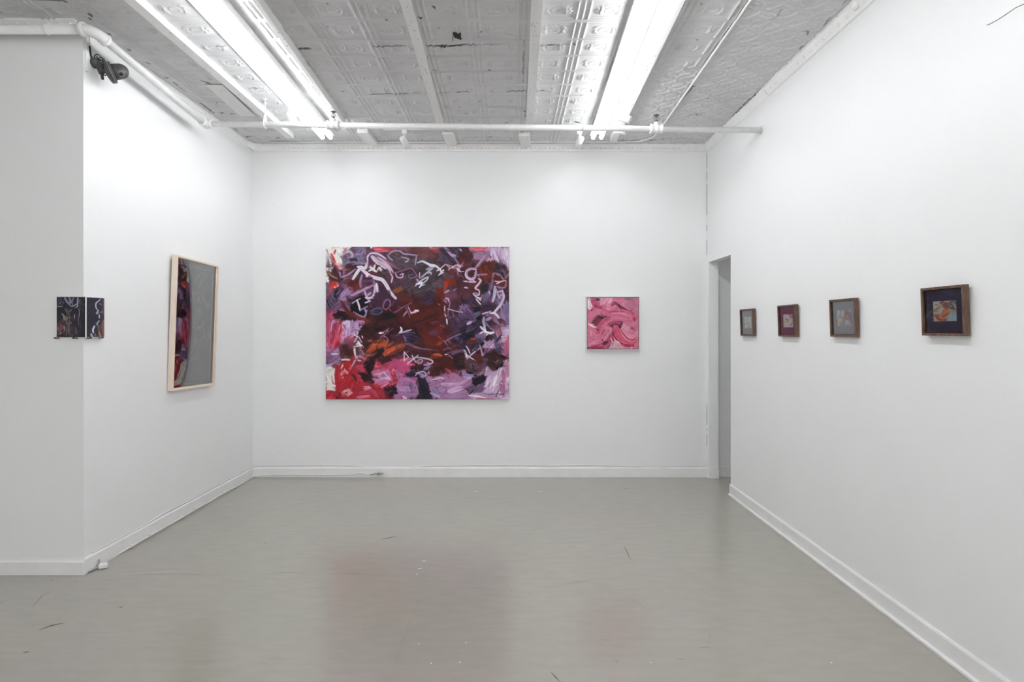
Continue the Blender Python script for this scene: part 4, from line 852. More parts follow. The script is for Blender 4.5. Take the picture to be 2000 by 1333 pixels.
for pts, w, mi in [
    ([(744, 1054), (757, 1052), (775, 1048)], .007, 1), ([(1219, 1067), (1225, 1080), (1232, 1095)], .003, 1), ([(1200, 1030), (1210, 1048), (1219, 1067), (1240, 1103)], .0012, 2),
    ([(828, 1150), (790, 1245), (765, 1320)], .0012, 2), ([(1076, 1313), (1085, 1324), (1095, 1333)], .003, 1), ([(75, 1232), (100, 1223), (127, 1217)], .008, 1), ([(60, 1190), (82, 1165), (105, 1153)], .002, 1),
    ([(0, 1212), (40, 1194), (82, 1165)], .0014, 2), ([(232, 1188), (236, 1187), (241, 1186)], .006, 1), ([(44, 1276), (50, 1275), (57, 1274)], .006, 1), ([(0, 1180), (5, 1177)], .006, 1),
    ([(155, 1263), (165, 1261)], .004, 2), ([(144, 1136), (150, 1135)], .006, 1), ([(97, 1135), (104, 1135)], .006, 1), ([(515, 1121), (560, 1119), (600, 1121)], .006, 2),
    ([(640, 1123), (690, 1121), (735, 1124)], .006, 2), ([(722, 1124), (775, 1122)], .006, 2), ([(460, 1095), (476, 1088), (488, 1081)], .002, 2), ([(1097, 1142), (1130, 1138), (1165, 1130)], .006, 2),
    ([(1160, 1040), (1175, 1037), (1195, 1034)], .004, 2), ([(1240, 1172), (1262, 1192)], .006, 2), ([(1170, 1250), (1190, 1252)], .003, 1), ([(1098, 1243), (1104, 1258)], .002, 2), ([(1050, 1258), (1088, 1244)], .002, 2),
    ([(1365, 1266), (1386, 1265)], .005, 1), ([(1378, 1230), (1388, 1240), (1386, 1252)], .002, 2), ([(1217, 954), (1226, 955)], .012, 1), ([(1032, 1161), (1038, 1161)], .005, 1), ([(1170, 1155), (1175, 1154)], .004, 1),
    ([(1244, 1312), (1258, 1314)], .002, 2), ([(1225, 1170), (1240, 1170), (1238, 1176)], .002, 2), ([(1260, 1190), (1272, 1196)], .004, 2), ([(1320, 1288), (1336, 1289)], .004, 1), ([(1202, 1290), (1207, 1296)], .004, 1),
    ([(1030, 1002), (1110, 1001), (1190, 1004)], .003, 2), ([(1030, 1116), (1080, 1115)], .003, 2), ([(300, 1235), (360, 1205)], .0014, 2), ([(160, 1320), (250, 1280)], .0014, 2)]:
    scuff(pts, w, mi)
for x, y, w in [(828, 1097, 8), (820, 1112, 7), (814, 1123, 3), (842, 1297, 3), (898, 1295, 3), (930, 961, 6), (910, 1257, 2), (818, 1259, 2), (1271, 1296, 2), (1624, 1296, 3), (1056, 961, 5)]:
    scuff([(x - w / 2, y), (x, y - .6), (x + w / 2, y)], .0045, 3)
rs = random.Random(5)
for i in range(80):
    x, y = rs.uniform(60, 1500), rs.uniform(960, 1330)
    if x > 1400 and y < 1200: continue
    if x < 480 and y < 1130: continue
    w = rs.uniform(.8, 2.4); scuff([(x - w, y), (x, y + .4), (x + w, y)], rs.uniform(.0008, .002), rs.choice((1, 2, 2)))
scuff([(232, 1122), (330, 1119), (420, 1121)], .026, 4)
M_FLOOR = floor_material()
M_DUST = mat('dusty line', (174, 169, 161), .26, var=.03, scale=30)
struct(fb.build('floor', [M_FLOOR, M_SCUFF, M_SCUFF2, M_CHIP, M_DUST]), 'glossy grey painted concrete floor with scuffs')

T = .10
wallbox('wall_back', [(XL - T, YB, 0, XR + .02, YB + T, ZC)])
wallbox('wall_left', [(XL - T, YC + .02, 0, XL, YB, ZC)])
wallbox('wall_projecting', [(XFAR, YC, 0, XL, YC + .02, ZC)])
wallbox('wall_alcove', [(XFAR - T, YFRONT, 0, XFAR, YC + .02, ZC)])
DN, DF, DT = 4.757, 5.283, 2.127                                   # door opening in the right wall: near edge, far edge, head
XRB = XR + .095
wr = wallbox('wall_right', [(XR, YFRONT, 0, XRB, DN, ZC), (XR, DN, DT, XRB, DF, ZC), (XR, DF, 0, XRB, YB + .03, ZC)])
wallbox('wall_passage', [(XRB, YB + .03, 0, 3.4, YB + .1, 2.7), (3.35, 3.0, 0, 3.4, YB + .03, 2.7), (XRB, 2.95, 0, 3.4, 3.0, 2.7)])
pl = tag(MB().lathe([(0, .05), (.02, .05), (.024, .03)], (2.85, 3.6, 2.6), (0, 0, -1), 20).build('passage_fill_light', M_ENAM), 'unseen globe added to brighten the passage behind the doorway', 'fill light')
MB().ball((2.85, 3.6, 2.52), .065, 10).build('globe', glow('passage fill glow', (255, 255, 255), 18.0), pl)  # unseen fill light, added to brighten the passage
struct(MB().box(XRB, 2.95, 2.6, 3.4, YB + .1, 2.7).build('ceiling_passage', M_WALL))
struct(MB().box(XRB, YB + .008, 0, 3.35, YB + .0299, .098).build('baseboard_passage', M_TRIM))
# fine crack in the plaster of the right wall
p0, p1, p2 = on_x(1931, 48, XR - .0006), on_x(1962, 30, XR - .0006), on_x(2000, 8, XR - .0006)
cr = MB().tube([on_x(1927, 49, XR - .0004), p0], .0012, 5).tube([p0, on_x(1948, 39, XR - .0004), p1, on_x(1984, 15, XR), p2, on_x(2020, 0, XR)], .0016, 5).build('plaster_crack', M_CRACK, wr)
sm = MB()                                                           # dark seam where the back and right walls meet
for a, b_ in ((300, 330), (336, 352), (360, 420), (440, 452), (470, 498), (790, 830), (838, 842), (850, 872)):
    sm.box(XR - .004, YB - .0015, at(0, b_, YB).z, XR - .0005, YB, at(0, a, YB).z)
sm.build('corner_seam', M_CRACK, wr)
# unseen shop front behind the camera, with two tall windows added to let daylight in
W0, W1, W2, W3, WZ0, WZ1 = -4.2, -1.6, -1.2, 1.5, .12, 3.0
wallbox('wall_front', [(XFAR, YFRONT - T, 0, XR, YFRONT, WZ0), (XFAR, YFRONT - T, WZ1, XR, YFRONT, ZC), (XFAR, YFRONT - T, WZ0, W0, YFRONT, WZ1), (W1, YFRONT - T, WZ0, W2, YFRONT, WZ1), (W3, YFRONT - T, WZ0, XR, YFRONT, WZ1)])
for i, (a, b_) in enumerate(((W0, W1), (W2, W3))):
    w = MB()
    for q in ((a, WZ0, a + .06, WZ1), (b_ - .06, WZ0, b_, WZ1), (a, WZ0, b_, WZ0 + .06), (a, WZ1 - .06, b_, WZ1), ((a + b_) / 2 - .025, WZ0, (a + b_) / 2 + .025, WZ1)):
        w.box(q[0], YFRONT - .08, q[1], q[2], YFRONT - .02, q[3])
    struct(w.build('added_window_%d' % (i + 1), M_TRIM))

# baseboards: a flat board with a thin rounded cap
def board(name, a, b, n, h=.10, t=.014, shoe=0.):
    a, b, n = Vector(a), Vector(b), Vector(n)
    prof = [(0, 0), (t + shoe, 0)] + ([(t + shoe, .012), (t, .016)] if shoe else []) + [(t, h - .012), (t * .55, h - .002), (0, h)]
    return struct(MB().prism([a + n * p + Vector((0, 0, q)) for p, q in prof], [b + n * p + Vector((0, 0, q)) for p, q in prof]).build(name, M_TRIM, bevel=.0015))
board('baseboard_back', (XL, YB, 0), (XR, YB, 0), (0, -1, 0), .10)
board('baseboard_left', (XL, YC, 0), (XL, YB, 0), (1, 0, 0), .10)
board('baseboard_projecting', (XFAR, YC, 0), (XL + .014, YC, 0), (0, -1, 0), .088)
board('baseboard_right', (XR, YFRONT, 0), (XR, DN + .001, 0), (-1, 0, 0), .10, .012, shoe=.014)
struct(MB().box(XR - .003, DF - .012, 0, XRB + .004, DF, .105).build('baseboard_jamb', M_TRIM, bevel=.004))

# ---------------------------------------------------------------- pressed tin ceiling
X0, X1, Y0, Y1 = -3.2, XR, 2.62, YB
BAYS = [(-9, -2.05, -2.40, 0), (-2.05, -1.41, -2.066, 0), (-1.41, -.60, -1.165, 0), (-.60, .16, -.526, 1), (.16, .95, .417, 1), (.95, 1.345, 1.006, 0), (1.345, 9, 0, 2)]
def tin_height(X, Y):
    h = np.zeros_like(X)
    for lo, hi, ph, par in BAYS:
        m = (X >= lo) & (X < hi)
        x, y = X[m], Y[m]; row = (y - 3.585) / .2067; k = np.floor(row); v = (row - k - .5) * .2067
        cu = (x - ph) / .305; cc = np.floor(cu); u = (cu - cc - .5) * .305
        g = lambda d, w: np.exp(-(d / w) ** 2)
        r = .0016 * g(np.abs(v) - .0965, .0035) + .0014 * g(np.abs(v) - .0865, .003)
        dr = .1525 - np.abs(u); lim = sstep(.092, .080, np.abs(v))
        r = r + lim * (.0042 * g(dr - .034, .0055) + .0042 * g(dr, .0055)) + .0009 * g(np.abs(u) - .105, .003) * sstep(.08, .07, np.abs(v)) + .0009 * g(np.abs(v) - .072, .003) * sstep(.11, .1, np.abs(u))
        sg = np.where((cc + k) % 2 == 0, 1., -1.); uu = u * sg
        e = np.sqrt((uu / .056) ** 2 + (v / .044) ** 2); th = np.arctan2(v / .044, uu / .056)
        r = r + .0032 * g(e - 1, .13) * (.55 + .45 * np.cos(th * 2 + .6)) + .0018 * g(e - .52, .12) + .0012 * g(e - 1.32, .09) * (.5 + .5 * np.cos(th * 16)) * (v < .01)
        fx = uu - .052; R = np.hypot(fx, v); a = np.arctan2(v, fx)
        r = r + .0042 * g(R - .026, .012) * (.5 + .5 * np.cos(a * 8)) * sstep(2.0, 1.5, np.abs(a)) + .002 * g(R - .008, .006)
        for sx, sy in ((-.05, .022), (-.05, -.022)):
            R2 = np.hypot(uu - sx, v - sy); r = r + .0026 * g(R2 - .014, .004) * sstep(-.3, .5, np.cos(np.arctan2(v - sy, uu - sx) - (2.2 if sy > 0 else -2.2)))
        if par == 2 or lo == .95:
            arc = np.zeros_like(x)
            for ox, oy in ((0, 0), (.11, .085)):
                px_ = ((x - ox + .11) % .22) - .11; py_ = ((y - oy + .085) % .17) - .085
                d = np.sqrt((px_ / .13) ** 2 + (py_ / .10) ** 2); arc = arc + .0034 * g(d - .9, .07) + .0016 * g(d - .55, .07)
            r = np.where((par == 2) | (y > 3.72), arc, r)
        h[m] = r
    h = h + (fnoise(X * 2.2, Y * 16, 3) - .5) * .0022 * (1 + 1.4 * sstep(-1.6, -2.3, X) + 1.2 * sstep(.9, 1.4, X)) + (fnoise(X * 1.1, Y * 2.3, 8) - .5) * .006
    for ys in (3.585, 4.205, 4.825, 2.965):                         # lapped sheet joints
        h = h + .0018 * np.exp(-((Y - ys) / .006) ** 2)
    return h
nx, ny = 960, 470
cc_ = Canvas((X0, -Y1, X1, -Y0), nx, ny, (232, 233, 234))
cc_.blob([(X0 - 1, -Y1 - 1), (X1 + 1, -Y1 - 1), (X1 + 1, -Y0 + 1), (X0 - 1, -Y0 + 1)], (216, 216, 217), col2=(205, 205, 206), ang=0, rough=.01, soft=.01, j=.02)
def tin_mark(pts, w, col=(70, 68, 66), dry=.2, a=.9):
    q = [on_z(x, y, ZC) for x, y in pts]; cc_.stroke([(p.x, -p.y) for p in q], w, col, dry=dry, a=a, taper=.2)
for pts, w, d in [([(840, 108), (880, 109), (915, 107), (960, 107), (1010, 107), (1030, 107)], .016, .5), ([(740, 110), (780, 109), (812, 108)], .012, .55), ([(868, 108), (884, 109)], .018, .2), ([(1055, 109), (1100, 108), (1118, 108)], .010, .6),
    ([(728, 192), (770, 191), (810, 190), (840, 190)], .014, .5), ([(860, 190), (890, 189)], .010, .6), ([(895, 189), (920, 188)], .014, .4), ([(992, 187), (1026, 186)], .016, .15), ([(1048, 186), (1061, 186)], .016, .1),
    ([(114, 31), (140, 32), (163, 34)], .020, .05), ([(166, 33), (175, 36)], .018, .2), ([(165, 0), (200, 2), (245, 5)], .020, .15), ([(600, 114), (620, 114), (635, 114)], .02, .6), ([(243, 88), (247, 90)], .016, .1), ([(213, 55), (218, 59)], .016, .2), ([(213, 63), (216, 65)], .014, .1), ([(278, 113), (281, 115)], .012, .1), ([(308, 137), (314, 140)], .012, .1),
    ([(341, 162), (345, 164)], .012, .1), ([(355, 172), (380, 190)], .012, .5), ([(400, 207), (424, 224)], .014, .4), ([(436, 224), (446, 225)], .014, .2), ([(458, 226), (466, 227)], .014, .3), ([(408, 170), (424, 174)], .014, .1), ([(445, 110), (465, 110)], .014, .5), ([(505, 181), (512, 182)], .014, .3),
    ([(1500, 50), (1470, 78), (1440, 105)], .004, .8), ([(1620, 33), (1612, 40), (1604, 48)], .008, .5), ([(1592, 62), (1580, 74)], .008, .5), ([(1547, 108), (1541, 115)], .010, .3), ([(1420, 45), (1405, 65), (1397, 78)], .006, .7), ([(1345, 178), (1330, 196), (1310, 222)], .012, .5),  # upper stroke beside the conduit paints in subtle shading
    ([(1340, 178), (1348, 178)], .012, .4), ([(985, 90), (1025, 92)], .006, .6), ([(1022, 100), (1021, 170), (1025, 225)], .007, .75), ([(1545, 85), (1552, 84), (1553, 90)], .010, .2), ([(1495, 172), (1450, 205), (1415, 245)], .012, .2), ([(1380, 286), (1402, 262)], .014, .3),
    ([(1230, 275), (1300, 272), (1335, 270)], .010, .4), ([(1320, 282), (1322, 281)], .02, .1), ([(1338, 230), (1380, 227)], .008, .6), ([(483, 268), (493, 268)], .016, .2), ([(495, 278), (500, 280)], .018, .1), ([(462, 254), (465, 254)], .016, .2), ([(540, 271), (548, 270)], .014, .3), ([(955, 268), (962, 268)], .016, .1), ([(985, 243), (995, 243)], .016, .2), ([(910, 227), (914, 228)], .014, .1), ([(936, 205), (940, 206)], .010, .3), ([(1122, 242), (1134, 245)], .02, .2), ([(1036, 281), (1036, 290)], .018, .2), ([(1350, 40), (1350, 41)], .008, .1)]:
    tin_mark(pts, w, dry=d)
for x, y, w in [(855, 44, .014), (829, 62, .022), (854, 149, .016), (863, 79, .008), (873, 214, .012), (899, 215, .008), (846, 161, .01), (766, 66, .014), (1117, 107, .012), (658, 40, .006), (656, 78, .007), (676, 187, .012), (1347, 100, .009), (1375, 199, .008), (1419, 156, .007), (1591, 16, .006), (942, 85, .01), (957, 150, .014), (1024, 222, .016), (1025, 230, .014)]:
    tin_mark([(x - 1, y), (x + 1, y + .5)], w, (40, 38, 38), 0, .95)
gx = np.linspace(X0, X1, nx); gy = np.linspace(Y1, Y0, ny); GX, GY = np.meshgrid(gx, gy)
GH = tin_height(GX, GY); edge = np.minimum(sstep(0, .05, GX - X0), sstep(0, .03, GY - Y0)); GH = GH * edge
co = np.stack([GX, GY, ZC - GH * 2.3], -1).reshape(-1, 3); idx = np.arange(nx * ny).reshape(ny, nx)
fc = np.stack([idx[:-1, :-1], idx[:-1, 1:], idx[1:, 1:], idx[1:, :-1]], -1).reshape(-1, 4)
ex = np.array([(XFAR, YFRONT, ZC), (X1, YFRONT, ZC), (X1, Y0, ZC), (XFAR, Y0, ZC), (X0, Y0, ZC), (X0, YC, ZC), (XFAR, YC, ZC)]); n0 = len(co)
co = np.vstack([co, ex]); fc = np.vstack([fc, [[n0, n0 + 1, n0 + 2, n0 + 3], [n0 + 3, n0 + 4, n0 + 5, n0 + 6]]])
M_TIN = painted('white painted pressed tin', .34, .5)
ceil = struct(grid_object('ceiling', co, fc, np.vstack([cc_.img.reshape(-1, 3), np.full((7, 3), .88)]), M_TIN), 'white pressed tin ceiling with embossed panels')
# a torn scrap of paint hanging from the tin between the two middle battens
q = on_z(891, 66, ZC)
MB().prism([q + Vector(p) for p in ((-.02, -.02, -.001), (.03, -.012, -.001), (.028, .012, -.03), (-.012, .018, -.012))], [q + Vector(p) for p in ((-.02, -.02, -.003), (.03, -.012, -.003), (.03, .012, -.033), (-.013, .018, -.015))]) \
    .tube([q + Vector((-.012, -.012, -.004)), q + Vector((-.02, .0, -.02)), q + Vector((-.022, .004, -.045))], .0022, 6).tube([q + Vector((.0, .018, -.012)), q + Vector((.02, .03, -.008)), q + Vector((.034, .034, -.012))], .003, 6).build('torn_scrap', M_BLK, ceil)

# battens nailed along the ceiling (near end x, far end x, far y, width, drop)
def batten(name, xn, xf, yf, w, h, yn=1.2):
    b = MB(); s = (xf - xn) / (yf - 2.9); xa = xn - s * (2.9 - yn)
    b.bar((xa, yn, ZC + .004), (xf, yf, ZC + .004), w, h + .004)
    r = random.Random(name); b.m = 1
    for i in range(16):
        t = r.uniform(.5, .98); x = xa + (xf - xa) * t + r.uniform(-.35, .35) * w; y = yn + (yf - yn) * t
        b.lathe([(0, .0035), (.0012, .0028)], (x, y, ZC - h + .0004), (0, 0, -1), 8)
    return struct(b.build(name, [M_WOOD, M_SCUFF], bevel=.003))
batten('trim_1', -2.055, -2.055, 5.02, .065, .048)
batten('trim_2', -1.372, -1.445, 4.66, .028, .060)
batten('trim_3', -.575, -.616, 4.70, .058, .034)
batten('trim_4', .145, .168, 4.70, .062, .060)
batten('trim_5', .915, .975, 5.10, .060, .045)
struct(MB().bar(on_z(418, 165, ZC - .006), on_z(484, 226, ZC - .006), .13, .006).build('trim_6', M_WOOD, bevel=.002))
for (xa, ya, xb, yb, w), lab in zip([(708, 259, 727, 282, .10), (874, 262, 882, 283, .10), (1023, 265, 1027, 287, .10)],
        ['stubby white wooden ceiling block behind the pipe, left of the spotlight', 'white wooden ceiling block behind the pipe, right beside the left hanging spotlight', 'white wooden ceiling block behind the pipe, nearest the right fluorescent light']):
    a, b_ = on_z(xa, ya, ZC - .035), on_z(xb, yb, ZC - .035); a.z = b_.z = ZC + .003
    tag(MB().bar(a, b_, w, .042).build('ceiling_block', M_WOOD, bevel=.006), lab, 'wood block', 'short wooden blocks on the ceiling behind the pipe')

# cornices
def cornice(name, a, b, n, prof, bumps=None, m=M_TRIM):
    a, b, n = Vector(a), Vector(b), Vector(n); d = (b - a).normalized(); k = MB()
    k.prism([a + n * p + Vector((0, 0, -q)) for p, q in prof], [b + n * p + Vector((0, 0, -q)) for p, q in prof])
    if bumps:
        step, t0, t1, out, dn, r = bumps; L_ = (b - a).length
        i = t0
        while i < min(t1, L_):
            c = a + d * i + n * out + Vector((0, 0, -dn)); k.lathe([(-r * .9, r * .2), (-r * .4, r * .85), (r * .3, r * .95), (r * .9, r * .3)], c, (d * .45 + Vector((0, 0, -1)) + n * .2), 8)
            i += step
    return struct(k.build(name, m))
P_COVE = [(0, 0), (.06, 0), (.058, .006), (.045, .012), (.03, .03), (.014, .052), (.012, .064), (0, .068)]
P_SMALL = [(0, 0), (.020, 0), (.018, .006), (.008, .02), (.006, .036), (0, .040)]
P_FLAT = [(0, 0), (.046, 0), (.044, .006), (.006, .064), (0, .068)]
cornice('trim_7', (XL, YB, ZC), (XR, YB, ZC), (0, -1, 0), [(0, 0), (.05, 0), (.048, .01), (.03, .025), (.018, .05), (.016, .066), (0, .072)], (.045, .3, 4.4, .028, .042, .012))
cornice('trim_8', (XL, YC, ZC), (XL, YB, ZC), (1, 0, 0), P_SMALL)
cornice('trim_9', (XR, 1.0, ZC), (XR, 4.05, ZC), (-1, 0, 0), P_COVE, (.075, .2, 3, .022, .034, .013))
cornice('trim_10', (XR, 4.056, ZC), (XR, YB, ZC), (-1, 0, 0), P_FLAT)
cornice('trim_11', (XFAR, YC, ZC), (XL, YC, ZC), (0, -1, 0), [(0, 0), (.075, 0), (.07, .01), (.05, .018), (.03, .045), (.022, .052), (0, .056)], (.062, .7, 2.02, .043, .024, .017))
q = on_x(1672, 10, XR - .03)
tag(MB().ball(q, .024).lathe([(0, .03), (.012, .026), (.02, .012)], q + Vector((.02, 0, .01)), (-1, 0, -.6)).build('cornice_boss', M_TRIM), 'small round white boss on the right cornice at the top edge', 'ornament')
# cove cap rounding the corner of the left and back walls
struct(MB().prism([(XL, YB, ZC - .055), (XL + .10, YB, ZC - .070), (XL + .03, YB - .03, ZC - .06), (XL, YB - .16, ZC - .055)], [(XL, YB, ZC), (XL + .10, YB, ZC), (XL + .06, YB - .06, ZC), (XL, YB - .16, ZC)]).build('trim_12', M_TRIM, bevel=.004))

# ---------------------------------------------------------------- pictures
R90 = math.radians(90)
def frame_mesh(w, h, face, depth, rabbet, gap=0., back=.0):
    """a mitred moulding in local x, z with its back on y = -back and its front on y = -(back + depth)"""
    prof = [(0, 0), (0, depth), (face, depth), (face, depth - rabbet), (face + .004, depth - rabbet), (face + .004, 0)]      # (inwards, outwards)
    b = MB(); n = len(prof); vs_ = []
    for sx, sz in ((-1, -1), (1, -1), (1, 1), (-1, 1)):
        for i, o in prof: vs_.append((sx * (w / 2 - i), -(back + o), sz * (h / 2 - i)))
    fs = [(k * n + i, ((k + 1) % 4) * n + i, ((k + 1) % 4) * n + (i + 1) % n, k * n + (i + 1) % n) for k in range(4) for i in range(n)]
    return b.add(vs_, fs)
def sheet(w, h, y, t=.002):
    return MB().box(-w / 2, y, -h / 2, w / 2, y + t, h / 2)

# the large canvas on the back wall
w, h, d = 1.806, 1.506, .038
t = thing('abstract_painting', 'large unframed abstract canvas in maroon, violet and crimson with white scrawls', 'painting', (-.9155, YB, 1.527))
b = MB(); b.box(-w / 2, -d, -h / 2, w / 2, -.002, h / 2); b.build('stretched_canvas', M_LINEN, t, bevel=.003)
paint_mesh('paint_surface', paint_large(), w - .004, h - .004, M_PAINT, t, y=-d - .0008, relief=.0022)

# the small pink canvas in a white floater frame
w, h = .5255, .5285
t = thing('floater_frame_painting', 'small square canvas of thick pink swirls in a thin white frame', 'painting', (1.008, YB, 1.5255))
frame_mesh(w, h, .007, .044, .030, back=.002).build('frame', M_SILVER, t, bevel=.0008)
sheet(w - .014, h - .014, -.016, .010).build('frame_recess', M_GAP, t)
b = MB(); b.box(-.2515, -.040, -.253, .2515, -.016, .253); b.build('stretched_canvas', M_GAP, t, bevel=.002)
paint_mesh('paint_surface', paint_pink(), .501, .504, M_PAINT, t, y=-.0408, relief=.0035)

# the tall glazed drawing on the left wall; it hangs from a wire, so its top leans out
w, h = .579, 1.02
t = thing('framed_drawing', 'tall dark drawing in pale maple frame under shiny acrylic on left wall', 'framed picture', (XL + .006, 4.304, 1.510), (math.radians(1.1), math.radians(1.6), R90))
t.rotation_mode = 'XYZ'
frame_mesh(w, h, .014, .040, .012, back=.006).build('frame', M_MAPLE, t, bevel=.0008)
sheet(w - .03, h - .03, -.014, .004).build('backing_board', M_GAP, t)
paint_mesh('drawing', paint_drawing(), w - .030, h - .030, M_PRINT, t, y=-.022, relief=.0001)
gw, gh = w - .0285, h - .0285; gx_ = np.linspace(-gw / 2, gw / 2, 25); gz_ = np.linspace(gh / 2, -gh / 2, 41); GXX, GZZ = np.meshgrid(gx_, gz_)
BOW = .009                                                    # the acrylic sheet bellies out a few millimetres
gyy = -.0290 - BOW * (1 - (2 * GXX / gw) ** 2) * (1 - (2 * GZZ / gh) ** 2)
gi = np.arange(25 * 41).reshape(41, 25)
grid_object('glazing', np.stack([GXX, gyy, GZZ], -1).reshape(-1, 3), np.stack([gi[:-1, :-1], gi[1:, :-1], gi[1:, 1:], gi[:-1, 1:]], -1).reshape(-1, 4), np.ones((25 * 41, 3)), M_GLASS2, t)

# four little walnut frames in a row on the right wall
CARDS = [(2.392, 1.552, paint_card_rust, 'nearest walnut framed card, rust orange and sky blue picture on navy mat'),
         (3.113, 1.536, paint_card_umber, 'second nearest walnut framed card, brown and grey picture with ochre leaf'),
         (3.741, 1.528, paint_card_rose, 'walnut framed card with pink corner, dark hook and pale blue stripe'),
         (4.374, 1.523, paint_card_violet, 'walnut framed card closest to the doorway, pale grey green picture')]
w, h, dep = .2385, .2200, .024
f0 = None
for i, (y, z, fn, lab) in enumerate(CARDS):
    if f0 is None:
        f0 = t = thing('framed_card', lab, 'framed picture', (XR - .003, y, z), (math.radians(2.0), 0, -R90), 'walnut framed cards in a row')
        f = frame_mesh(w, h, .0115, dep, .011, back=.004).build('frame', M_WALNUT, t, bevel=.0008)
        mt = sheet(w - .018, h - .018, -.0135, .002).build('mat_board', M_MATS[i], t)
        gl = sheet(w - .021, h - .021, -.0205, .0004)
        gl = MB().add([(-w / 2 + .0105, -.0205, -h / 2 + .0105), (w / 2 - .0105, -.0205, -h / 2 + .0105), (w / 2 - .0105, -.0205, h / 2 - .0105), (-w / 2 + .0105, -.0205, h / 2 - .0105)], [(0, 1, 2, 3)]).build('glazing', M_GLASS, t)
    else:
        t = f0.copy(); COL.objects.link(t); t.location = (XR - .003, y, z); t['label'] = lab
        sheet(w - .018, h - .018, -.0135, .002).build('mat_board', M_MATS[i], t)
        for ch in (f, gl):
            k = ch.copy(); COL.objects.link(k); k.parent = t
    cv = fn(); cv.img = np.clip((cv.img ** .62) * 1.12, 0, 1)
    paint_mesh('card_picture', cv, .1275, .0905, M_PRINT, t, y=-.0145, relief=.0002)

# the folding picture wrapped round the outer corner, two bowed leaves on four black pins
t = thing('corner_panel_picture', 'two dark bowed picture leaves with white edges wrapping the outer wall corner', 'picture', (XL, YC, 1.542))
HP = .2465
def leaf(name, cv, along, out, width, s0):
    along, out = Vector(along), Vector(out); n = 26
    def sec(u): return .012 + .010 * math.sin(math.pi * min(1, (1 - u) * 1.15) ** .8)            # thickness, fullest towards the fold
    lo, hi = [], []
    for u in [i / n for i in range(n + 1)]:
        lo.append(along * (s0 + u * width) + out * sec(u))
    ring = lo + [along * (s0 + width) + out * .003, along * s0 + out * .003]
    body = MB().prism([p + Vector((0, 0, -HP / 2)) for p in ring], [p + Vector((0, 0, HP / 2)) for p in ring]).build(name, M_PAPER, t)
    H, W = cv.hgt.shape; us = np.linspace(.008, .985, W); zs = np.linspace(HP / 2 - .003, -HP / 2 + .003, H)
    if name == 'left_leaf': us = us[::-1]
    A = np.array([along * (s0 + u * width) + out * (sec(u) + .0006) for u in us])
    co = np.repeat(A[None], H, 0); co[..., 2] = zs[:, None]
    ii = np.arange(H * W).reshape(H, W); fcs = np.stack([ii[:-1, :-1], ii[1:, :-1], ii[1:, 1:], ii[:-1, 1:]], -1).reshape(-1, 4)
    grid_object('picture_sheet', co.reshape(-1, 3), fcs, cv.img.reshape(-1, 3), M_PRINT, body)
leaf('left_leaf', paint_page_left(), (-1, 0, 0), (0, -1, 0), .173, -.022)
leaf('right_leaf', paint_page_right(), (0, 1, 0), (1, 0, 0), .148, .002)
pin = None
for (x, y, dx, dy), lab in zip([(-.150, 0, 0, -1), (-.040, 0, 0, -1), (0, .028, 1, 0), (0, .122, 1, 0)],
        ['leftmost black pin under the corner picture leaves', 'black pin under the left picture leaf, just left of the wall corner', 'black pin under the right picture leaf, just right of the wall corner', 'rightmost black pin under the corner picture leaves']):
    p = Vector((XL + x, YC + y, 1.542 - HP / 2 - .0035)); o = Vector((dx, dy, 0))
    mb = MB().bar(Vector((0, 0, .003)), o * .024 + Vector((0, 0, .003)), .015, .005).bar(o * .021 + Vector((0, 0, .006)), o * .025 + Vector((0, 0, .006)), .015, .008)
    tag(mb.build('picture_pin', M_BLK, loc=p, bevel=.001), lab, 'pin', 'black pins holding the corner picture')

# ---------------------------------------------------------------- fluorescent lights and tracks
def fixture(x, y0, length, ang, lab, loc_z=ZC):
    t = thing('fluorescent_light', lab, 'ceiling light', (x, y0, loc_z), (0, 0, ang), 'bare twin tube fluorescent ceiling lights')
    b = MB(); L_ = length
    sec = [(-.050, -.004), (.050, -.004), (.052, -.040), (.062, -.064), (.060, -.066), (.040, -.052), (-.040, -.052), (-.060, -.066), (-.062, -.064), (-.052, -.040)]
    k = len(sec); b.add([(x_, 0, z_) for x_, z_ in sec] + [(x_, L_, z_) for x_, z_ in sec], [(i, (i + 1) % k, k + (i + 1) % k, k + i) for i in range(k)])
    for y_, o_ in ((0, 0), (L_, k)):
        b.add([(x_, y_, z_) for x_, z_ in (sec[9], sec[0], sec[1], sec[2], sec[5], sec[6])], [(0, 1, 2, 3, 4, 5)]); b.add([(x_, y_, z_) for x_, z_ in sec[2:6]], [(0, 1, 2, 3)]); b.add([(x_, y_, z_) for x_, z_ in sec[6:10]], [(0, 1, 2, 3)])
    b.build('housing', M_ENAM, t, bevel=0)
    for s in (-1, 1):
        MB().lathe([(0, .010), (.002, .0185), (L_ - .052, .0185), (L_ - .05, .010)], (s * .036, .025, -.090), (0, 1, 0), 18).build('tube', M_TUBE, t)
        for e in (0, 1):
            y = .004 if e == 0 else L_ - .020
            MB().box(s * .037 - .012, y, -.100, s * .037 + .012, y + .016, -.050).build('lamp_holder', M_ENAM, t, bevel=.003)
    return t
SL = -.03
f1 = fixture(-1.5935, 2.44, 2.45, -math.atan2(-.061, 2.034), 'lit twin tube fluorescent light on the ceiling left of the room centre')
f2 = fixture(.712, 2.44, 2.45, -math.atan2(.061, 2.034) , 'lit twin tube fluorescent light on the ceiling right of the room centre')
f1.rotation_euler.z = math.atan2(.059, 2.034); f2.rotation_euler.z = -math.atan2(.061, 2.034)
c = copy_tree(f2); c.location = (.66, -.10, ZC); c['label'] = 'fluorescent light continuing the right row towards the shop front'

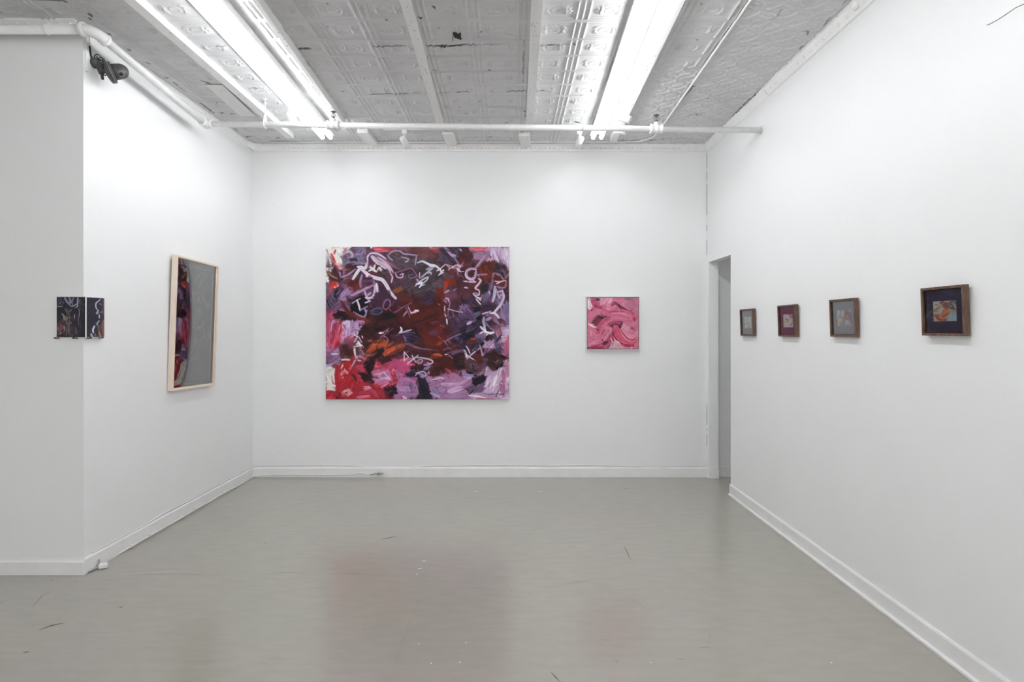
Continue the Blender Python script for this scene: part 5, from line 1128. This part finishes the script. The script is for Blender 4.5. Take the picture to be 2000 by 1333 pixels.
def track(a, b_, lab):
    m = MB().bar(a, b_, .034, .020); m.bar(Vector(a) + Vector((0, 0, -.0195)), Vector(b_) + Vector((0, 0, -.0195)), .010, .002)
    return tag(m.build('lighting_track', M_ENAM), lab, 'lighting track', 'white lighting tracks')
track((-1.705, 1.2, ZC), (-1.800, 4.75, ZC), 'white lighting track running along the left fluorescent light')
track((.822, 1.2, ZC), (.915, 4.85, ZC), 'white lighting track running along the right fluorescent light')
track((-1.15, 4.86, ZC), (.70, 4.86, ZC), 'white lighting track behind the long horizontal pipe')
def spot(p, aim, drop, lab, L_=.112, r=.030, back=.035):
    """track spotlight: adapter on the track, stem, cylinder tilted along aim"""
    t = thing('track_spotlight', lab, 'spotlight', p, group='white track spotlights')
    MB().box(-.022, -.016, -.042, .022, .016, 0).build('track_adapter', M_ENAM, t, bevel=.003)
    MB().cyl((0, 0, -.040), (0, 0, -drop), .0075, 12).ball((0, 0, -drop), .011, 8).build('stem', M_ENAM, t)
    aim = Vector(aim).normalized(); c = Vector((0, 0, -drop)) - aim * .012 + aim.cross(Vector((0, 0, 1)).cross(aim)).normalized() * 0
    top = c - aim * back + Vector((0, 0, -.022))
    can = MB().lathe([(0, r * .55), (.004, r * .92), (.012, r), (L_, r), (L_, r * .82), (L_ - .012, r * .80)], top, aim, 26, caps=False)
    can.lathe([(0, 0.0001), (0, r * .56)], top, aim, 26, caps=False)
    k = can.build('lamp_can', M_ENAM, t)
    MB().lathe([(0, .0001), (.002, r * .8)], top + aim * (L_ - .014), aim, 24, caps=False).build('lens', M_LENS, k)
    return t
q = at(790, 257, 4.86); spot((q.x, 4.86, ZC - .02), (.13, .25, -.22), .085, 'white spotlight under the pipe between the left light and the ceiling centre')
q = at(1132, 257, 4.86); spot((q.x, 4.86, ZC - .02), (-.12, .25, -.24), .085, 'white spotlight under the pipe just left of the right light')
q = on_z(570, 205, ZC - .02); spot((q.x, q.y, q.z), (-.08, .30, -.30), .085, 'white spotlight on the left track beside the left light', r=.036)
q = on_z(1209, 203, ZC - .02); spot((q.x, q.y, q.z), (.30, -.10, -.16), .075, 'white spotlight on the right track, the one farther from the pipe', r=.032, back=.0)
q = on_z(1203, 231, ZC - .02); spot((q.x, q.y, q.z), (.30, -.16, -.12), .075, 'white spotlight on the right track, the one right above the pipe', r=.032, back=.0)

# ---------------------------------------------------------------- sprinkler pipe
t = thing('sprinkler_pipe', 'white sprinkler pipe running round the left corner and straight across the room', 'pipe', (-2.36, 4.257, 3.10))
T0 = Vector(t.location)
def lp(p): return Vector(p) - T0
A = Vector((XFAR + .4, 3.115, EYE + 1.735)); E0 = Vector((-2.470, 3.115, EYE + 1.735)); E1 = Vector((-2.405, 3.185, EYE + 1.714)); Bp = at(401, 242, 4.257); Cp = on_x(1487, 254.5, XR)
MB().cyl(lp(A), lp(E0), .0265, 24).build('pipe_run', M_PIPE, t)
el = []
for i in range(13):
    a = i / 12 * math.pi / 2; el.append(Vector((-2.470 + .065 * math.sin(a), 3.115 + .070 * (1 - math.cos(a)), EYE + 1.735 - .021 * i / 12)))
MB().tube([lp(p) for p in el], .0315, 20).lathe([(0, .030), (.004, .040), (.026, .040), (.030, .031)], lp(E0 + Vector((-.022, 0, 0))), (1, 0, 0), 24).lathe([(0, .031), (.004, .037), (.022, .037), (.026, .028)], lp(E1 + Vector((0, -.012, 0))), E1 * 0 + (Bp - E1), 24).build('pipe_elbow', M_PIPE, t)
MB().cyl(lp(E1), lp(Bp), .0250, 24).build('pipe_run', M_PIPE, t)
dl = (Bp - E1).normalized(); dx = (Cp - Bp).normalized()
MB().cyl(lp(Bp), lp(Cp), .0225, 24).lathe([(0, .024), (.001, .034), (.004, .034)], lp(Cp - dx * .004), dx, 20).build('pipe_run', M_PIPE, t)
MB().lathe([(-.05, .026), (-.046, .033), (-.028, .033), (-.024, .029), (.024, .029), (.026, .030)], lp(Bp), dl, 22).lathe([(.0, .029), (.020, .029), (.024, .034), (.032, .034), (.034, .030), (.046, .034), (.054, .034), (.058, .025)], lp(Bp), dx, 22).build('pipe_tee', M_PIPE, t)
def on_pipe(x): 
    k = (x - 401) / (1487 - 401)                                 # follow the straight run by its picture column
    best = min((abs((Bp + (Cp - Bp) * (i / 2000)).x / (Bp + (Cp - Bp) * (i / 2000)).y * F_PX + VPX - x), i) for i in range(2001))[1]
    return Bp + (Cp - Bp) * (best / 2000)
HEADS = [(651, 'bronze upright sprinkler head on the pipe below the left fluorescent light'), (1282, 'bronze upright sprinkler head on the pipe near the right wall')]
for x, lab in HEADS:
    p = on_pipe(x)
    MB().lathe([(-.050, .0235), (-.048, .036), (-.034, .036), (-.030, .031), (-.010, .031), (-.006, .035), (.010, .035), (.014, .031), (.030, .031), (.034, .036), (.048, .036), (.050, .0235)], lp(p), dx, 24) \
        .lathe([(.0, .024), (.034, .024), (.040, .017), (.052, .016)], lp(p), (0, 0, 1), 18).build('pipe_tee', M_PIPE, t)
    s = MB().lathe([(0, .012), (.012, .012), (.014, .009), (.018, .0075)], (0, 0, 0), (0, 0, 1), 14).tube([(-.011, 0, .012), (-.014, 0, .026), (-.009, 0, .042), (0, 0, .050)], .0028, 8).tube([(.011, 0, .012), (.014, 0, .026), (.009, 0, .042), (0, 0, .050)], .0028, 8).cyl((0, 0, .016), (0, 0, .050), .0032, 8).build('sprinkler_head', M_RUST, t, loc=lp(p + Vector((0, 0, .051))))
    s['label'] = lab
    MB().lathe([(0, .005), (.004, .022), (.0055, .023), (.006, .004)], (0, 0, .050), (0, 0, 1), 20).build('deflector', M_RUST, s)
for x, lab, nut in [(518, 'white pipe hanger rod with ring clamp near the left wall', 0), (1139, 'white pipe hanger rod with clamp left of the right fluorescent light', 1)]:
    p = on_pipe(x); s = thing('pipe_hanger', lab, 'pipe hanger', (p.x, p.y, p.z), group='hangers of the sprinkler pipe')
    MB().cyl((0, 0, .075), (0, 0, ZC - p.z), .0045, 10).lathe([(0, .016), (.004, .016)], (0, 0, ZC - p.z - .006), (0, 0, 1), 16).build('rod', M_PIPE, s)
    MB().tube([(0, .0270 * math.sin(a), .0270 * math.cos(a)) for a in [i * 2 * math.pi / 24 for i in range(24)]], .0038, 8, True).prism([(-.007, -.020, .018), (.007, -.020, .018), (.007, -.020, .022), (-.007, -.020, .022)], [(-.007, -.004, .080), (.007, -.004, .080), (.007, -.001, .082), (-.007, -.001, .082)]) \
        .prism([(-.007, .020, .018), (.007, .020, .018), (.007, .020, .022), (-.007, .020, .022)], [(-.007, .004, .080), (.007, .004, .080), (.007, .001, .082), (-.007, .001, .082)]).lathe([(0, .010), (.012, .010)], (0, 0, .074), (0, 0, 1), 6).build('clamp', M_PIPE, s)
# clips on the run in front of the projecting wall
for x, lab in [(92, 'white pipe strap on the pipe left of the elbow')]:
    p = at(x, 58, 3.115); tag(MB().tube([(0, .0285 * math.cos(a), .0285 * math.sin(a)) for a in [i * 2 * math.pi / 28 for i in range(28)]], .0035, 8, True).build('pipe_strap', M_PIPE, loc=(p.x, 3.115, EYE + 1.735)), lab, 'strap')

# thin conduit on the ceiling: out from the front, round a bend, along the back cornice
za = ZC - .008
pts = [(1.29, 1.4, za), (1.345, 4.0, za), (1.362, 4.95, za), (1.352, 5.06, za), (1.31, 5.15, za), (1.24, 5.20, za), (1.0, 5.215, za), (-1.2, 5.225, za), (-2.33, 5.225, za)]
tag(MB().tube(pts, .0075, 10).build('ceiling_conduit', M_PIPE), 'thin white conduit along the ceiling bending to follow the back cornice', 'conduit')
# small wire hooks left in the tin
for x, y, lab in [(708, 5, 'small wire hook in the ceiling at the top edge between two battens'), (423, 198, 'small wire hook in the ceiling near the left wall above the pipe'), (385, 130, 'white wire hook in the ceiling beside the leftmost batten')]:
    p = on_z(x, y, ZC)
    tag(MB().tube([(0, 0, .003), (0, 0, -.022)] + [(.010 * math.sin(a), 0, -.032 + .010 * math.cos(a)) for a in [i * .55 for i in range(11)]], .0016, 6).build('ceiling_hook', M_PIPE if x == 385 else M_STEEL, loc=p), lab, 'hook', 'wire hooks in the ceiling')

# ---------------------------------------------------------------- security camera on the left wall
CY = 3.30
t = thing('security_camera', 'dark grey dome camera on a bracket with bundled wires near the outer corner', 'security camera', (XL, CY, EYE + 1.600))
def cp(x, y, dy=0.):                                              # picture pixel -> point on the vertical plane through the bracket
    p = at(x, y, CY + dy); return p - Vector(t.location)
b0 = cp(179, 123); b1 = cp(186, 140)
MB().lathe([(0, .026), (.004, .032), (.022, .032), (.030, .026), (.036, .012)], (.0, b0.y, b0.z), (1, 0, -.12), 20).build('wall_mount', M_DARK, t)
mb = MB().prism([(.012, -.018, b0.z - .005), (.046, -.018, b0.z + .010), (.046, .018, b0.z + .010), (.012, .018, b0.z - .005)], [(.040, -.014, b1.z - .020), (.075, -.014, b1.z + .004), (.075, .014, b1.z + .004), (.040, .014, b1.z - .020)])
mb.prism([(.040, -.006, b1.z - .012), (.058, -.006, b1.z - .012), (.058, .006, b1.z - .012), (.040, .006, b1.z - .012)], [(.048, -.006, b1.z - .050), (.060, -.006, b1.z - .050), (.060, .006, b1.z - .050), (.048, .006, b1.z - .050)])
mb.build('bracket', M_DARK, t, bevel=.003)
r0 = cp(209, 129); r1 = cp(222, 147)
MB().prism([(.070, -.010, b1.z - .012), (.084, -.010, b1.z + .008), (.084, .010, b1.z + .008), (.070, .010, b1.z - .012)], [r0 + Vector((-.012, -.012, -.022)), r0 + Vector((.008, -.012, .010)), r0 + Vector((.008, .012, .010)), r0 + Vector((-.012, .012, -.022))]).build('arm', M_DARK, t, bevel=.003)
ax = Vector((.84, .42, .34)).normalized()
rc = cp(214, 142)
MB().lathe([(-.020, .020), (-.012, .050), (-.006, .062), (.008, .063), (.010, .054)], rc, ax, 28).build('camera_base', M_DARK, t)
MB().lathe([(0, .056), (.001, .0645), (.007, .0645), (.008, .056)], rc + ax * .006, ax, 28).build('trim_ring', M_DARK2, t)
MB().lathe([(.012, .056), (.015, .0625), (.020, .060), (.023, .048)], rc, ax, 28).build('collar', M_DARK, t)
dome = MB().lathe([(.018, .046), (.036, .046)] + [(.058 + .044 * math.sin(a), .044 * math.cos(a) + 1e-5) for a in [i * math.pi / 2 / 10 for i in range(11)]], rc, ax, 28).build('dome', M_DARK, t)
la = Vector((.52, -.55, -.65)).normalized(); lc = rc + ax * .058 + la * .036
MB().lathe([(0, .022), (.006, .021), (.0085, .017), (.0088, .012)], lc, la, 20).build('lens_ring', M_DARK2, dome)
MB().lathe([(.004, .012), (.0095, .010), (.011, .004)], lc, la, 16).build('lens', M_BLK, dome)
wb = MB(); rr = random.Random(3)
for i in range(9):
    c = cp(rr.uniform(189, 201), rr.uniform(115, 128)); a0 = rr.uniform(0, 3)
    wb.tube([c + Vector((.018 * math.cos(a) * (1 + .2 * math.sin(2 * a + i)), .012 * math.sin(a + a0), .024 * math.sin(a))) for a in [k * 2 * math.pi / 16 for k in range(16)]], .0028, 6, True)
wb.tube([cp(195, 128), cp(197, 140), cp(199, 146), cp(203, 146), cp(206, 148), cp(208, 145)], .0028, 6).tube([cp(189, 109), cp(190, 114), cp(194, 118)], .003, 6)
wb.build('wire_bundle', M_BLK, t)
p = [at(178.5, 70, 3.262), at(178.5, 92, 3.264)]; d = [at(178.5, 90, 3.262), at(179, 106, 3.27), at(181, 114, 3.28)]
for q in p + d: q.x = XL + .005
tag(MB().box(XL, 3.228, EYE + 1.55, XL + .010, 3.250, EYE + 1.762).build('surface_raceway', M_TRIM, bevel=.002), 'white vertical raceway strip at the outer corner above the dark camera', 'raceway')
c = MB(); c.tube(p, .0035, 8); c.m = 1; c.tube(d, .0042, 8)
tag(c.build('camera_cable', [M_CABLE, M_BLK]), 'thin cable dropping from the elbow of the pipe to the dark camera', 'cable')

# ---------------------------------------------------------------- cables along the baseboards
def smooth(pts, n=8):
    pts = [Vector(p) for p in pts]; q = [pts[0] * 2 - pts[1]] + pts + [pts[-1] * 2 - pts[-2]]; out = []
    for i in range(1, len(q) - 2):
        for k in range(n):
            s = k / n; a, b_, c_, d_ = q[i - 1:i + 3]
            out.append(.5 * (2 * b_ + (c_ - a) * s + (2 * a - 5 * b_ + 4 * c_ - d_) * s * s + (3 * b_ - a - 3 * c_ + d_) * s ** 3))
    return out + [pts[-1]]
yb = YB - .0045
up = [(XL + .0045, YC + .06, .104), (XL + .0045, 3.5, .104), (XL + .0045, 3.80, .103), (XL + .0045, 3.94, .112), (XL + .0045, 4.05, .111), (XL + .0045, 4.3, .105), (XL + .0045, 4.75, .106), (XL + .0045, 5.1, .109), (XL + .0045, 5.25, .113), (XL + .03, YB - .02, .117)]
for x, y in [(505, 910), (560, 909.5), (625, 909), (690, 910), (720, 912.5), (745, 914.2), (790, 914), (830, 910.8), (880, 909.5), (960, 908.5), (1020, 909), (1080, 909.6), (1140, 908.8), (1185, 909.4), (1230, 911.5), (1290, 912.2), (1320, 910.8), (1345, 910.2), (1370, 910.8), (1378, 908.5), (1382, 903), (1384, 899.5)]:
    q = at(x, y, yb); up.append((min(q.x, XR - .004), yb, q.z))
tag(MB().tube(smooth(up, 6), .0042, 8).build('baseboard_cable', M_CABLE), 'thin white cable wandering along the top of the left and back baseboards', 'cable')
t = thing('floor_cable', 'white cable clipped low along the left baseboard with a connector on the floor', 'cable', (XL + .03, 3.42, 0))
o0 = Vector(t.location)
lowp = [on_z(196, 1103, .012), on_z(205, 1096, .012), on_z(225, 1085, .012)]
lw = [Vector((p.x, p.y, .008)) for p in lowp]
lw += [Vector((XL + .022, y, z)) for y, z in ((3.62, .016), (3.78, .016), (3.95, .018), (4.15, .014), (4.3, .020), (4.5, .014), (4.75, .018), (4.9, .010), (5.15, .006))] + [Vector((XL + .02, YB - .03, .01))]
lw += [Vector((at(x, y, YB - .022).x, YB - .022, max(.006, at(x, y, YB - .022).z))) for x, y in ((520, 929), (560, 927.5), (610, 928), (660, 927.5), (682, 928), (692, 925.5), (701, 924), (711, 925), (716, 928), (745, 928))]
MB().tube([p - o0 for p in smooth(lw, 6)], .0042, 8).build('cable_run', M_CABLE, t)
for y, z in ((3.60, .020), (3.78, .022), (4.15, .02), (4.32, .026), (4.40, .040), (4.78, .024)):
    MB().box(XL + .014, y - .006, z - .010, XL + .029, y + .006, z + .006).build('cable_clip', M_CABLE, t, bevel=.002)
    o = COL.objects['cable_clip'] if False else None
for o in list(t.children):
    if o.name.startswith('cable_clip'): o.location = -o0
q0, q1 = on_z(193, 1112, .0), on_z(211, 1109, .0); q0.z = q1.z = .030; 
MB().bar(q0 - o0, q1 - o0, .036, .028).build('connector', M_CABLE, t, bevel=.006)
ck = MB().tube([p - o0 for p in smooth([Vector((q0.x, q0.y, .012)), on_z(184, 1112, .008), on_z(176, 1116, .008), on_z(168, 1118.5, .008), on_z(160, 1122, .006)], 6)], .0055, 8)
ck.build('grey_lead', M_STEEL, t)
cc0 = on_z(190, 1103, .02)
MB().tube([cc0 - o0 + Vector((.012 * math.cos(a), .010 * math.sin(a), .012 + .014 * math.sin(a * 1.0))) for a in [i * 2 * math.pi / 14 for i in range(14)]], .0045, 8, True).tube([cc0 - o0 + Vector((.009 * math.cos(a), .006 * math.sin(a + .8), .010 + .010 * math.sin(a))) for a in [i * 2 * math.pi / 14 for i in range(14)]], .004, 8, True).build('coiled_lead', M_STEEL, t)
e0 = at(735, 928, YB - .025)
MB().tube([e0 - o0 + Vector((x, y, z)) for x, y, z in smooth([(-.06, 0, .003), (-.03, -.004, .008), (0, .002, .012), (.02, -.01, .004), (.04, -.012, .014), (.055, 0, .016), (.07, -.004, .010)], 5)], .006, 8).tube([e0 - o0 + Vector((.03 + .016 * math.cos(a), -.006, .012 + .010 * math.sin(a))) for a in [i * 2 * math.pi / 12 for i in range(12)]], .004, 6, True).build('cable_end', M_STEEL, t)
